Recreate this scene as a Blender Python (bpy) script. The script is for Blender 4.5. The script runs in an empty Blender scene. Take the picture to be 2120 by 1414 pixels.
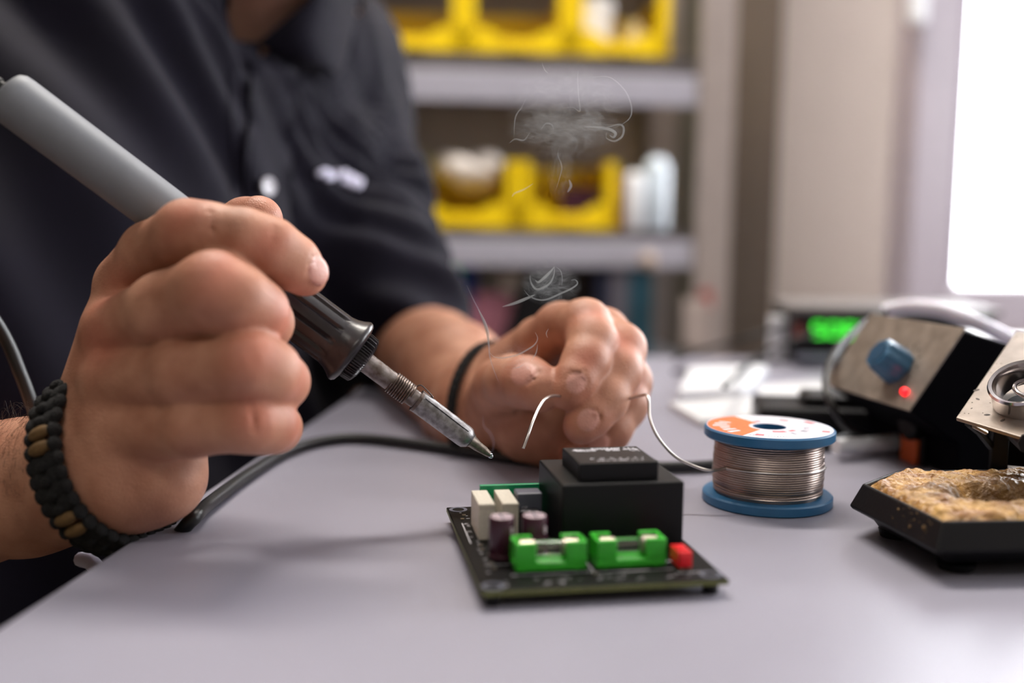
import bpy, bmesh, math, random
import numpy as np
from mathutils import Vector, Matrix, noise
from mathutils.bvhtree import BVHTree
random.seed(7); rng=np.random.default_rng(7)
SC=bpy.context.scene; COL=SC.collection
TZ=.75                                   # desk top height
# ---------------- camera ----------------
FPX=2100.0; PIT=math.radians(6.0); ROL=math.radians(.7); CAMZ=TZ+.108
cam=bpy.data.cameras.new('camera'); camo=bpy.data.objects.new('camera',cam); COL.objects.link(camo)
cam.lens=36*FPX/2120; cam.sensor_width=36; cam.clip_start=.01
camo.matrix_world=Matrix.Translation((0,0,CAMZ))@Matrix.Rotation(math.radians(90)-PIT,4,'X')@Matrix.Rotation(ROL,4,'Z')
cam.dof.use_dof=True; cam.dof.focus_distance=.382; cam.dof.aperture_fstop=3.3; cam.dof.aperture_blades=0
SC.camera=camo
def ray(px,py):
    x=(px-1060)/FPX; d=(py-707)/FPX; c,s=math.cos(ROL),math.sin(ROL)
    x,d=x*c+d*s,-x*s+d*c
    return Vector((x,math.cos(PIT)-d*math.sin(PIT),-math.sin(PIT)-d*math.cos(PIT)))
def W(px,py,d): return Vector((0,0,CAMZ))+ray(px,py)*d        # a measured point: direction and distance
def onz(px,py,z=TZ):
    r=ray(px,py); return Vector((0,0,CAMZ))+r*((z-CAMZ)/r.z)
# ---------------- materials ----------------
def proj(P):                                # where a point falls in the 2120 x 1414 frame
    q=camo.matrix_world.inverted()@Vector(P); return (1060+FPX*q.x/-q.z,707-FPX*q.y/-q.z)
def srgb(r,g,b):
    f=lambda v:(v/255/12.92 if v/255<=.04045 else ((v/255+.055)/1.055)**2.4)
    return (f(r),f(g),f(b),1)
def mat(name,col,rough=.5,metal=0,var=0,vscale=40,bump=0,bscale=300,spec=.5,sheen=0,coat=0,trans=0,alpha=1,sss=0,emit=None,estr=0,rvar=0,col2=None,detail=4,stretch=None,bdist=.001):
    m=bpy.data.materials.new(name); m.use_nodes=True; nt=m.node_tree; N=nt.nodes; L=nt.links
    b=N['Principled BSDF']; b.inputs['Base Color'].default_value=col; b.inputs['Roughness'].default_value=rough
    b.inputs['Metallic'].default_value=metal; b.inputs['Specular IOR Level'].default_value=spec
    b.inputs['Sheen Weight'].default_value=sheen; b.inputs['Coat Weight'].default_value=coat
    b.inputs['Transmission Weight'].default_value=trans; b.inputs['Alpha'].default_value=alpha
    if sss:
        b.inputs['Subsurface Weight'].default_value=sss; b.inputs['Subsurface Radius'].default_value=(1,.35,.2); b.inputs['Subsurface Scale'].default_value=.004
    if emit: b.inputs['Emission Color'].default_value=emit; b.inputs['Emission Strength'].default_value=estr
    tc=N.new('ShaderNodeTexCoord'); src=tc.outputs['Object']
    if stretch:
        mp=N.new('ShaderNodeMapping'); mp.inputs['Scale'].default_value=stretch; L.new(src,mp.inputs['Vector']); src=mp.outputs['Vector']
    if var or rvar:
        n=N.new('ShaderNodeTexNoise'); n.inputs['Scale'].default_value=vscale; n.inputs['Detail'].default_value=detail; L.new(src,n.inputs['Vector'])
        if var:
            r=N.new('ShaderNodeValToRGB'); c2=col2 or tuple(min(1,c*(1-var)) for c in col[:3])+(1,)
            r.color_ramp.elements[0].position=.35; r.color_ramp.elements[1].position=.65
            r.color_ramp.elements[0].color=c2; r.color_ramp.elements[1].color=col
            L.new(n.outputs['Fac'],r.inputs['Fac']); L.new(r.outputs['Color'],b.inputs['Base Color'])
        if rvar:
            mr=N.new('ShaderNodeMapRange'); mr.inputs['To Min'].default_value=max(0,rough-rvar); mr.inputs['To Max'].default_value=min(1,rough+rvar)
            L.new(n.outputs['Fac'],mr.inputs['Value']); L.new(mr.outputs['Result'],b.inputs['Roughness'])
    if bump:
        n2=N.new('ShaderNodeTexNoise'); n2.inputs['Scale'].default_value=bscale; n2.inputs['Detail'].default_value=3; L.new(src,n2.inputs['Vector'])
        bp=N.new('ShaderNodeBump'); bp.inputs['Strength'].default_value=bump; bp.inputs['Distance'].default_value=bdist
        L.new(n2.outputs['Fac'],bp.inputs['Height']); L.new(bp.outputs['Normal'],b.inputs['Normal'])
    return m
M={}
# ---------------- mesh builder ----------------
class MB:
    def __init__(s): s.v=[]; s.f=[]; s.s=[]
    def add(s,vs,fs,smooth=False):
        o=len(s.v); s.v+=[tuple(v) for v in vs]; s.f+=[tuple(i+o for i in f) for f in fs]; s.s+=[smooth]*len(fs)
        return s
    def box(s,c,d,R=None):
        x,y,z=[k/2 for k in d]; vs=[Vector((a*x,b*y,e*z)) for a in(-1,1) for b in(-1,1) for e in(-1,1)]
        if R: vs=[R@v for v in vs]
        c=Vector(c); vs=[v+c for v in vs]
        return s.add(vs,[(0,1,3,2),(4,6,7,5),(0,4,5,1),(2,3,7,6),(0,2,6,4),(1,5,7,3)])
    def bb(s,x0,x1,y0,y1,z0,z1): return s.box(((x0+x1)/2,(y0+y1)/2,(z0+z1)/2),(x1-x0,y1-y0,z1-z0))
    def lathe(s,prof,seg=48,fn=None,Mx=None,cap=True,smooth=True):   # prof: (z,r)
        n=len(prof); vs=[]
        for i,(z,r) in enumerate(prof):
            for k in range(seg):
                a=2*math.pi*k/seg; rr=r*(fn(z,a) if fn else 1); vs.append(Vector((rr*math.cos(a),rr*math.sin(a),z)))
        fs=[(i*seg+k,i*seg+(k+1)%seg,(i+1)*seg+(k+1)%seg,(i+1)*seg+k) for i in range(n-1) for k in range(seg)]
        if cap: fs+=[tuple(range(seg))[::-1],tuple((n-1)*seg+k for k in range(seg))]
        if Mx: vs=[Mx@v for v in vs]
        return s.add(vs,fs,smooth)
    def tube(s,pts,r,seg=12,smooth=True,closed=False,flat=None):
        pts=[Vector(p) for p in pts]; n=len(pts); rs=r if isinstance(r,(list,tuple)) else [r]*n
        vs=[]; up=None
        for i,p in enumerate(pts):
            a=pts[(i-1)%n] if (closed or i>0) else p; b=pts[(i+1)%n] if (closed or i<n-1) else p
            t=(b-a).normalized()
            if up is None:
                up=t.orthogonal().normalized()
            up=(up-t*up.dot(t)).normalized(); sd=t.cross(up)
            for k in range(seg):
                an=2*math.pi*k/seg; vs.append(p+(up*math.cos(an)+sd*math.sin(an))*rs[i])
        fs=[(i*seg+k,i*seg+(k+1)%seg,((i+1)%n)*seg+(k+1)%seg,((i+1)%n)*seg+k) for i in range(n if closed else n-1) for k in range(seg)]
        if not closed: fs+=[tuple(range(seg))[::-1],tuple((n-1)*seg+k for k in range(seg))]
        return s.add(vs,fs,smooth)
    def prism(s,poly,h,Mx=None):          # poly in xy, extruded 0..h in z
        n=len(poly); vs=[Vector((p[0],p[1],0)) for p in poly]+[Vector((p[0],p[1],h)) for p in poly]
        if Mx: vs=[Mx@v for v in vs]
        return s.add(vs,[tuple(range(n))[::-1],tuple(range(n,2*n))]+[(i,(i+1)%n,n+(i+1)%n,n+i) for i in range(n)])
    def ell(s,c,r,R=None,seg=16,rings=10):
        vs=[];c=Vector(c)
        for i in range(rings+1):
            ph=math.pi*i/rings
            for k in range(seg):
                a=2*math.pi*k/seg; v=Vector((r[0]*math.sin(ph)*math.cos(a),r[1]*math.sin(ph)*math.sin(a),r[2]*math.cos(ph)))
                vs.append((R@v if R else v)+c)
        return s.add(vs,[(i*seg+k,(i+1)*seg+k,(i+1)*seg+(k+1)%seg,i*seg+(k+1)%seg) for i in range(rings) for k in range(seg)],True)
    def build(s,name,m,parent=None,bevel=0,bseg=2,world=False,smooth=None,sub=0):
        me=bpy.data.meshes.new(name); me.from_pydata([tuple(v) for v in s.v],[],s.f)
        sm=s.s if smooth is None else [smooth]*len(s.f)
        me.polygons.foreach_set('use_smooth',sm); 
        bm=bmesh.new(); bm.from_mesh(me); bmesh.ops.remove_doubles(bm,verts=bm.verts,dist=1e-7); bmesh.ops.recalc_face_normals(bm,faces=bm.faces); bm.to_mesh(me); bm.free()
        if any(sm): me.set_sharp_from_angle(angle=math.radians(38))
        me.update(); return link(name,me,m,parent,bevel,bseg,world,sub)
def link(name,me,m,parent=None,bevel=0,bseg=2,world=False,sub=0):
    o=bpy.data.objects.new(name,me); COL.objects.link(o)
    if m: me.materials.append(m)
    if parent:
        o.parent=parent
        if world: o.matrix_parent_inverse=fullM(parent).inverted()
    if bevel:
        b=o.modifiers.new('bevel','BEVEL'); b.width=bevel; b.segments=bseg; b.limit_method='ANGLE'; b.angle_limit=math.radians(40); b.harden_normals=False
    if sub: q=o.modifiers.new('sub','SUBSURF'); q.levels=sub; q.render_levels=sub
    return o
def fullM(o):
    Mx=o.matrix_basis.copy()
    while o.parent: Mx=o.parent.matrix_basis@o.matrix_parent_inverse@Mx if False else (o.matrix_parent_inverse@Mx); o=o.parent; Mx=o.matrix_basis@Mx
    return Mx
def spline(P,n=8,closed=False):
    P=[Vector(p) for p in P]; out=[]; N=len(P)
    rngs=range(N if closed else N-1)
    for i in rngs:
        g=lambda k:P[k%N] if closed else P[max(0,min(N-1,k))]
        a,b,c,d=g(i-1),g(i),g(i+1),g(i+2)
        for k in range(n):
            t=k/n; out.append(.5*((2*b)+(c-a)*t+(2*a-5*b+4*c-d)*t*t+(3*b-a-3*c+d)*t**3))
    if not closed: out.append(P[-1])
    return out
def tag(o,label=None,cat=None,group=None,kind=None):
    if label:o['label']=label
    if cat:o['category']=cat
    if group:o['group']=group
    if kind:o['kind']=kind
    return o
def thing(name,label,cat,loc=(0,0,0),rz=0,group=None):
    o=bpy.data.objects.new(name,None); COL.objects.link(o); o.location=loc; o.rotation_euler=(0,0,rz); o.empty_display_size=.02
    o.matrix_basis  # evaluated from loc/rot
    return tag(o,label,cat,group)
def copy_tree(o,parent=None):
    c=o.copy(); COL.objects.link(c); c.parent=parent
    if parent: c.matrix_parent_inverse=o.matrix_parent_inverse.copy()
    for ch in o.children: copy_tree(ch,c)
    return c
def structure(o): o['kind']='structure'; return o
def frame(o,x,z=None):                       # matrix with origin o, local Z along axis x
    x=Vector(x).normalized(); u=Vector(z) if z else (Vector((0,0,1)) if abs(x.z)<.9 else Vector((1,0,0)))
    s=u.cross(x).normalized(); u=x.cross(s)
    return Matrix(((s.x,u.x,x.x,o[0]),(s.y,u.y,x.y,o[1]),(s.z,u.z,x.z,o[2]),(0,0,0,1)))
def text_mesh(txt,size,name,m,parent,Mx,ext=.00003,bold=0):
    cu=bpy.data.curves.new(name,'FONT'); cu.body=txt; cu.size=size; cu.extrude=ext; cu.offset=bold; cu.resolution_u=3
    t=bpy.data.objects.new(name,cu); COL.objects.link(t); bpy.context.view_layer.update()
    me=bpy.data.meshes.new_from_object(t.evaluated_get(bpy.context.evaluated_depsgraph_get())); bpy.data.objects.remove(t)
    me.transform(Mx); me.materials.clear(); return link(name,me,m,parent)
# ---------------- implicit surfaces ----------------
def smin(a,b,k):
    if k<=0: return np.minimum(a,b)
    h=np.maximum(k-np.abs(a-b),0)/k
    return np.minimum(a,b)-h*h*k*.25
def smax(a,b,k): return -smin(-a,-b,k)
def cap(P,a,b,ra,rb):
    a=np.array(a,np.float32); b=np.array(b,np.float32); ab=b-a; L2=float(ab@ab)+1e-12
    t=np.clip(((P-a)@ab)/L2,0,1); d=P-a-t[:,None]*ab
    return np.sqrt((d*d).sum(1))-(ra+(rb-ra)*t)
def elli(P,c,r,R=None):                      # R rows: local axes
    q=P-np.array(c,np.float32)
    if R is not None: q=q@np.array(R,np.float32).T
    r=np.array(r,np.float32); k=np.sqrt(((q/r)**2).sum(1)); k2=np.sqrt(((q/(r*r))**2).sum(1))+1e-9
    return k*(k-1)/k2
def chain(P,pts,k=.003):
    d=None
    for (a,ra),(b,rb) in zip(pts[:-1],pts[1:]):
        e=cap(P,a,b,ra,rb); d=e if d is None else smin(d,e,k)
    return d
def surf(fn,lo,hi,h,B=12,lip=1.6):
    lo=np.array(lo,float); hi=np.array(hi,float)
    nb=np.ceil((hi-lo)/(h*B)).astype(int); n=nb*B
    V=np.full(tuple(n+1),1.0,np.float32)
    ci=np.stack(np.meshgrid(*[np.arange(k) for k in nb],indexing='ij'),-1).reshape(-1,3)
    cc=(lo+(ci+.5)*B*h).astype(np.float32); d=fn(cc)
    rad=B*h*.5*1.7321*lip+.003
    for (i,j,k),dv in zip(ci[d<-rad],d[d<-rad]): V[i*B:i*B+B+1,j*B:j*B+B+1,k*B:k*B+B+1]=-1
    act=ci[np.abs(d)<=rad]
    off=np.stack(np.meshgrid(*[np.arange(B+1)]*3,indexing='ij'),-1).reshape(-1,3)
    for s in range(0,len(act),200):
        A=act[s:s+200]; idx=(A[:,None,:]*B+off[None]).reshape(-1,3)
        val=fn((lo+idx*h).astype(np.float32)); V[idx[:,0],idx[:,1],idx[:,2]]=val
    S=V<0; 
    c=np.zeros(tuple(n),np.int8)
    for a in(0,1):
        for b in(0,1):
            for e in(0,1): c+=S[a:n[0]+a,b:n[1]+b,e:n[2]+e]
    m=(c>0)&(c<8); cells=np.argwhere(m); idm=np.full(tuple(n),-1,np.int64); idm[m]=np.arange(len(cells))
    acc=np.zeros((len(cells),3)); cnt=np.zeros(len(cells))
    cor=[(a,b,e) for a in(0,1) for b in(0,1) for e in(0,1)]
    for a in cor:
        for ax in range(3):
            if a[ax]: continue
            b=list(a); b[ax]=1
            va=V[cells[:,0]+a[0],cells[:,1]+a[1],cells[:,2]+a[2]]; vb=V[cells[:,0]+b[0],cells[:,1]+b[1],cells[:,2]+b[2]]
            x=(va<0)!=(vb<0); t=np.where(x,va/(va-vb+1e-12),0)
            p=np.tile(np.array(a,float),(len(cells),1)); p[:,ax]=t
            acc[x]+=p[x]; cnt[x]+=1
    vert=lo+(cells+acc/cnt[:,None])*h
    faces=[]
    for ax in range(3):
        u,v=(ax+1)%3,(ax+2)%3
        sl0=[slice(None)]*3; sl1=[slice(None)]*3; sl0[ax]=slice(0,-1); sl1[ax]=slice(1,None)
        s0=S[tuple(sl0)]; s1=S[tuple(sl1)]; e=np.argwhere(s0!=s1)
        e=e[(e[:,u]>0)&(e[:,v]>0)&(e[:,u]<n[u])&(e[:,v]<n[v])]
        ins=S[e[:,0],e[:,1],e[:,2]]
        q=[]
        for du,dv in((-1,-1),(0,-1),(0,0),(-1,0)):
            g=e.copy(); g[:,u]+=du; g[:,v]+=dv; q.append(idm[g[:,0],g[:,1],g[:,2]])
        q=np.stack(q,1); ok=(q>=0).all(1); q=q[ok]; ins=ins[ok]; q[~ins]=q[~ins][:,::-1]
        faces.append(q)
    return vert,np.concatenate(faces)
def relax(v,f,it=2,lam=.5):
    n=len(v); v=v.copy()
    e=np.concatenate([f[:,[0,1]],f[:,[1,2]],f[:,[2,3]],f[:,[3,0]]]); e=np.concatenate([e,e[:,::-1]])
    deg=np.bincount(e[:,0],minlength=n)[:,None]
    for _ in range(it):
        s=np.stack([np.bincount(e[:,0],weights=v[e[:,1],k],minlength=n) for k in range(3)],1)
        v+=lam*(s/np.maximum(deg,1)-v)
    return v
def mesh_np(name,v,f,col=None,smooth=True):
    me=bpy.data.meshes.new(name); me.vertices.add(len(v)); me.vertices.foreach_set('co',v.astype(np.float32).ravel())
    me.loops.add(f.size); me.loops.foreach_set('vertex_index',f.astype(np.int32).ravel())
    me.polygons.add(len(f)); me.polygons.foreach_set('loop_start',np.arange(0,f.size,4,dtype=np.int32)); me.update(calc_edges=True)
    me.polygons.foreach_set('use_smooth',np.ones(len(f),bool))
    if col is not None:
        a=me.color_attributes.new('tint','FLOAT_COLOR','POINT'); a.data.foreach_set('color',col.astype(np.float32).ravel())
    me.validate(); return me
# ================= MATERIALS =================
M['skin']=None
def skin_mat():
    m=mat('skin',srgb(190,140,116),rough=.5,sss=.12,spec=.42); nt=m.node_tree; N=nt.nodes; L=nt.links; b=N['Principled BSDF']
    at=N.new('ShaderNodeAttribute'); at.attribute_name='tint'; sep=N.new('ShaderNodeSeparateColor'); L.new(at.outputs['Color'],sep.inputs[0])
    tc=N.new('ShaderNodeTexCoord'); n=N.new('ShaderNodeTexNoise'); n.inputs['Scale'].default_value=70; n.inputs['Detail'].default_value=5; L.new(tc.outputs['Object'],n.inputs['Vector'])
    r=N.new('ShaderNodeValToRGB'); r.color_ramp.elements[0].position=.3; r.color_ramp.elements[1].position=.7
    r.color_ramp.elements[0].color=srgb(164,110,86); r.color_ramp.elements[1].color=srgb(194,142,116); L.new(n.outputs['Fac'],r.inputs['Fac'])
    def mix(fac,c): 
        x=N.new('ShaderNodeMix'); x.data_type='RGBA'; L.new(fac,x.inputs['Factor']); L.new(mix.prev,x.inputs[6]); x.inputs[7].default_value=c; mix.prev=x.outputs[2]
    mix.prev=r.outputs['Color']
    mix(sep.outputs[0],srgb(190,104,84)); mix(sep.outputs[1],srgb(208,152,140)); mix(sep.outputs[2],srgb(108,96,92))
    L.new(mix.prev,b.inputs['Base Color'])
    mr=N.new('ShaderNodeMapRange'); L.new(sep.outputs[1],mr.inputs['Value']); mr.inputs['To Min'].default_value=.5; mr.inputs['To Max'].default_value=.3; L.new(mr.outputs['Result'],b.inputs['Roughness'])
    v=N.new('ShaderNodeTexVoronoi'); v.inputs['Scale'].default_value=900; v.feature='DISTANCE_TO_EDGE'; L.new(tc.outputs['Object'],v.inputs['Vector'])
    n2=N.new('ShaderNodeTexNoise'); n2.inputs['Scale'].default_value=260; n2.inputs['Detail'].default_value=4; L.new(tc.outputs['Object'],n2.inputs['Vector'])
    ad=N.new('ShaderNodeMath'); ad.operation='ADD'; L.new(v.outputs['Distance'],ad.inputs[0]); L.new(n2.outputs['Fac'],ad.inputs[1])
    bp=N.new('ShaderNodeBump'); bp.inputs['Strength'].default_value=.35; bp.inputs['Distance'].default_value=.0006; L.new(ad.outputs[0],bp.inputs['Height']); L.new(bp.outputs['Normal'],b.inputs['Normal'])
    return m
M['skin']=skin_mat()
M['table']=mat('laminate',srgb(147,145,159),rough=.40,var=.07,vscale=9,bump=.12,bscale=2600,rvar=.06,spec=.5,bdist=.0002)
M['edge']=mat('edge_band',srgb(150,146,152),rough=.5,var=.05)
M['shirt']=mat('polo_knit',srgb(15,12,27),rough=.85,sheen=.03,var=.2,vscale=30,bump=.5,bscale=1500,spec=.15,bdist=.0004)
M['trouser']=mat('trouser_cloth',srgb(24,24,32),rough=.9,var=.2,vscale=60,bump=.4,bscale=1200,spec=.2)
M['thread']=mat('logo_thread',srgb(205,203,225),rough=.7,bump=.4,bscale=3000,var=.1)
M['button']=mat('shirt_button',srgb(205,205,215),rough=.25,var=.12,vscale=500)
M['hplast']=mat('grey_handle',srgb(120,123,130),rough=.55,var=.05,vscale=90,bump=.2,bscale=1800,bdist=.0002)
M['grip']=mat('dark_grip',srgb(40,35,39),rough=.30,var=.15,vscale=200,bump=.15,bscale=1200,bdist=.0002)
M['steel']=mat('worn_steel',srgb(150,142,140),rough=.36,metal=.9,var=1,col2=srgb(84,70,60),vscale=240,bump=.3,bscale=900,rvar=.12,bdist=.0002)
M['barrel']=mat('scorched_barrel',srgb(156,154,156),rough=.38,metal=.75,var=1,col2=srgb(112,108,108),vscale=420,bump=.4,bscale=900,rvar=.12,bdist=.0002,detail=6)
M['dkwire']=mat('spring_wire',srgb(112,98,92),rough=.35,metal=.8,var=.4,vscale=800)
M['tipcone']=mat('soldering_tip_metal',srgb(138,126,116),rough=.45,metal=.7,var=.45,vscale=500)
M['molten']=mat('molten_solder',srgb(190,198,206),rough=.08,metal=1,var=.05)
M['solder']=mat('solder_wire_metal',srgb(196,190,186),rough=.28,metal=1,var=.1,vscale=600)
M['wound']=mat('wound_solder',srgb(176,160,152),rough=.3,metal=1,var=.18,vscale=90)
M['bluepl']=mat('spool_blue',srgb(44,104,148),rough=.38,var=.08,vscale=60)
M['labelw']=mat('label_white',srgb(228,226,236),rough=.4,var=.05,vscale=300)
M['labelo']=mat('label_orange',srgb(246,120,66),rough=.4,var=.12,vscale=300)
M['labelr']=mat('label_red_print',srgb(228,120,130),rough=.4,var=.1,vscale=300)
M['labelk']=mat('label_grey_print',srgb(110,116,140),rough=.4,var=.1,vscale=300)
M['cable']=mat('black_rubber',srgb(13,13,15),rough=.42,var=.1,vscale=200,bump=.2,bscale=800,bdist=.0003)
M['pcb']=mat('solder_mask',srgb(12,10,11),rough=.45,spec=.12,var=.25,vscale=300)
M['pcbedge']=mat('fibreglass_edge',srgb(104,108,54),rough=.5,var=.2,vscale=500)
M['silk']=mat('silkscreen',srgb(222,220,228),rough=.5,var=.05)
M['trafo']=mat('potting_black',srgb(12,12,15),rough=.45,spec=.25,var=.08,vscale=200,bump=.25,bscale=2600,bdist=.0002)
M['cream']=mat('relay_cream',srgb(206,198,184),rough=.55,var=.12,vscale=900,bump=.3,bscale=1800,bdist=.0002)
M['greybox']=mat('relay_grey',srgb(88,90,104),rough=.4,var=.08,vscale=300)
M['pcbgreen']=mat('connector_green',srgb(18,150,98),rough=.4,var=.1,vscale=300)
M['fuseg']=mat('fuse_green',srgb(54,178,44),rough=.35,var=.1,vscale=300,sss=.05)
M['capsl']=mat('capacitor_sleeve',srgb(66,28,44),rough=.25,var=.2,vscale=300)
M['captop']=mat('capacitor_top',srgb(220,200,210),rough=.3,metal=.2,var=.2,vscale=500)
M['alu']=mat('tinned_metal',srgb(196,184,170),rough=.3,metal=.9,var=.15,vscale=500)
M['glass']=mat('fuse_glass',(1,1,1,1),rough=.03,trans=1,spec=.5)
M['red']=mat('connector_red',srgb(226,16,30),rough=.35,var=.12,vscale=500)
M['fskin']=mat('sponge_yellow',srgb(206,162,92),rough=.45,var=1,col2=srgb(150,100,44),vscale=160,bump=1,bscale=420,spec=.6,rvar=.2,bdist=.0015,detail=8)
M['fburn']=mat('sponge_burnt',srgb(96,66,32),rough=.35,var=.6,vscale=200,bump=1,bscale=420,bdist=.0015)
M['blk']=mat('black_plastic',srgb(14,13,17),rough=.45,spec=.25,var=.15,vscale=80,bump=.15,bscale=900,bdist=.0003)
M['blk2']=mat('black_powder_coat',srgb(8,7,13),rough=.6,spec=.03,var=.12,vscale=80,bump=.2,bscale=900,bdist=.0003)
M['panel']=mat('worn_metal_panel',srgb(158,146,136),rough=.42,metal=.55,var=.25,vscale=120,bump=.15,bscale=700,rvar=.1,bdist=.0003)
M['spots']=mat('burn_spots',srgb(70,58,50),rough=.6,var=.3,vscale=300)
M['chrome']=mat('chromed_steel',srgb(200,194,194),rough=.16,metal=1,var=.12,vscale=120,rvar=.06)
M['knob']=mat('knob_blue',srgb(56,104,138),rough=.32,var=.12,vscale=80)
M['ledr']=mat('led_red',srgb(255,30,30),rough=.3,emit=(1,.01,.015,1),estr=2.5,var=.05)
M['ledg']=mat('led_green',srgb(60,240,60),rough=.3,emit=(.08,1,.06,1),estr=.9,var=.05)
M['orange']=mat('switch_orange',srgb(206,92,36),rough=.35,var=.1,vscale=200)
M['hose']=mat('milky_hose',srgb(232,230,246),rough=.3,var=.05,vscale=60,sss=.1)
M['white']=mat('white_plastic',srgb(236,238,244),rough=.4,var=.03)
M['paper']=mat('paper',srgb(204,204,207),rough=.7,var=.04,vscale=20)
M['wall']=mat('painted_wall',srgb(182,170,160),rough=.9,var=.05,vscale=3,bump=.1,bscale=120)
M['walldk']=mat('darkened_wall',srgb(134,126,112),rough=.9,var=.06,vscale=3,bump=.1,bscale=120)  # darkened for the shadowed back wall and less bounce off left and front
M['ceil']=mat('ceiling_paint',srgb(225,222,218),rough=.95,var=.03,vscale=3)
M['floor']=mat('floor_vinyl',srgb(110,100,92),rough=.6,var=.15,vscale=6)
M['sash']=mat('window_plastic',srgb(172,161,172),rough=.35,var=.03)
M['shelf']=mat('galvanised_shelf',srgb(182,180,194),rough=.4,metal=.15,var=.1,vscale=30,stretch=(1,1,8))
M['shelfd']=mat('shelf_tray_grey',srgb(92,86,86),rough=.55,var=.1,vscale=30)
M['upright']=mat('beige_upright',srgb(158,146,142),rough=.5,var=.08,vscale=30)
M['yellow']=mat('bin_yellow',srgb(250,212,0),rough=.4,var=.06,vscale=20,spec=.4)
M['dark']=mat('lightened_board',srgb(178,162,146),rough=.8,var=.2,vscale=8)  # pale tone makes up for the weak light inside the shelves
M['taupe']=mat('shade_taupe',srgb(98,86,76),rough=.8,var=.12,vscale=5)  # wall shade put into the colour
M['cardb']=mat('cardboard',srgb(150,104,60),rough=.85,var=.15,vscale=30)
M['cord']=mat('black_paracord',srgb(16,15,17),rough=.9,bump=.9,bscale=1400,var=.3,vscale=900)
M['tan']=mat('tan_paracord',srgb(112,84,46),rough=.75,bump=.5,bscale=1500,var=.2,vscale=500)
M['hair']=mat('dark_hair',srgb(60,46,38),rough=.5,var=.1)
M['ghair']=mat('grey_hair',srgb(96,90,86),rough=.7,var=.3,vscale=200)
def colm(n,r,g,b,ro=.6): M[n]=mat(n,srgb(r,g,b),rough=ro,var=.12,vscale=30); return M[n]

# ================= ROOM =================
m=MB().bb(-3,3.6,-2.2,3.2,-.05,0); structure(m.build('floor',M['floor']))
m=MB().bb(-3,3.6,-2.2,3.2,2.6,2.65); structure(m.build('ceiling',M['ceil']))
m=MB().bb(-3.05,-3,-2.2,3.2,0,2.6); structure(m.build('wall_left',M['walldk']))
m=MB().bb(-3,3.6,-2.25,-2.2,0,2.6); structure(m.build('wall_front',M['walldk']))
BY=2.12
# back wall with the window opening
wx0,wx1,wz0,wz1=.80,2.75,W(2020,640,2.13).z,2.25
print('wz0',wz0)
m=MB(); m.bb(.53,wx0,BY,BY+.18,0,2.6); m.bb(wx1,3.6,BY,BY+.18,0,2.6); m.bb(wx0,wx1,BY,BY+.18,0,wz0); m.bb(wx0,wx1,BY,BY+.18,wz1,2.6)
structure(m.build('wall_back',M['wall']))
m=MB().bb(-3,.53,BY+.05,BY+.18,0,2.6); structure(m.build('wall_back',M['walldk']))
# right wall with its own window (outside the picture, lights the bench)
sx0,sx1,sz0,sz1=.1,1.7,.85,2.3
m=MB(); m.bb(3.55,3.7,-2.2,sx0,0,2.6); m.bb(3.55,3.7,sx1,3.2,0,2.6); m.bb(3.55,3.7,sx0,sx1,0,sz0); m.bb(3.55,3.7,sx0,sx1,sz1,2.6)
structure(m.build('wall_right',M['wall']))
# window 1: sash swung into the room, hinged on the right
hd=Vector((math.sin(math.radians(72)),math.cos(math.radians(72)),0)); nrm=Vector((hd.y,-hd.x,0))
p0=W(1862,400,1.72); p0.z=0
zb=W(1930,592,1.74).z
SM=Matrix(((hd.x,nrm.x,0,p0.x),(hd.y,nrm.y,0,p0.y),(0,0,1,0),(0,0,0,1)))
sw=.88; st=.074; zb0=zb-.085
m=MB(); m.bb(0,st,-.03,.03,zb0,2.2); m.bb(sw-st,sw,-.03,.03,zb0,2.2); m.bb(st,sw-st,-.03,.03,zb0,zb); m.bb(st,sw-st,-.03,.03,2.2-.085,2.2)
m.v=[tuple(SM@Vector(v)) for v in m.v]; win=structure(m.build('window_1',M['sash'],bevel=.006))
m=MB(); m.bb(st,sw-st,-.004,.004,zb,2.115); m.v=[tuple(SM@Vector(v)) for v in m.v]
g=m.build('pane',mat('window_glass',(1,1,1,1),rough=0,trans=1,spec=.5,var=0),win)
m=MB(); m.bb(st+.028,st+.036,.004,.02,zb+.0,2.1); m.bb(st,st+.012,.004,.03,zb,2.1); m.v=[tuple(SM@Vector(v)) for v in m.v]; m.build('glazing_bead',M['sash'],win)
hz=W(1850,58,1.68).z
m=MB(); m.bb(-.03,-.002,.03,.052,hz,hz+.13); m.bb(-.028,.03,.03,.045,hz+.10,hz+.135)
m.v=[tuple(SM@Vector(v)) for v in m.v]; tag(m.build('window_handle',M['white'],win,bevel=.006),'white handle')
# fixed frame in the back wall opening
m=MB()
for a in((wx0,wx0+.05,wz0,wz1),(wx1-.05,wx1,wz0,wz1)): m.bb(a[0],a[1],BY+.06,BY+.12,a[2],a[3])
m.bb(wx0+.05,wx1-.05,BY+.06,BY+.12,wz0,wz0+.05); m.bb(wx0+.05,wx1-.05,BY+.06,BY+.12,wz1-.05,wz1)
structure(m.build('window_2',M['sash'],bevel=.004))
m=MB()
for a in((sx0,sx0+.06,sz0,sz1),(sx1-.06,sx1,sz0,sz1),(.87,.93,sz0,sz1)): m.bb(3.58,3.64,a[0],a[1],a[2],a[3])
m.bb(3.58,3.64,sx0,sx1,sz0,sz0+.06); m.bb(3.58,3.64,sx0,sx1,sz1-.06,sz1)
structure(m.build('window_3',M['sash']))
# tall taupe slab added for the shaded gap between shelf and wall
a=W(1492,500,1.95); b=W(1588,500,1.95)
m=MB().bb(a.x,b.x,1.9,BY,0,2.6); structure(m.build('shade_slab',M['taupe']))

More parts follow.
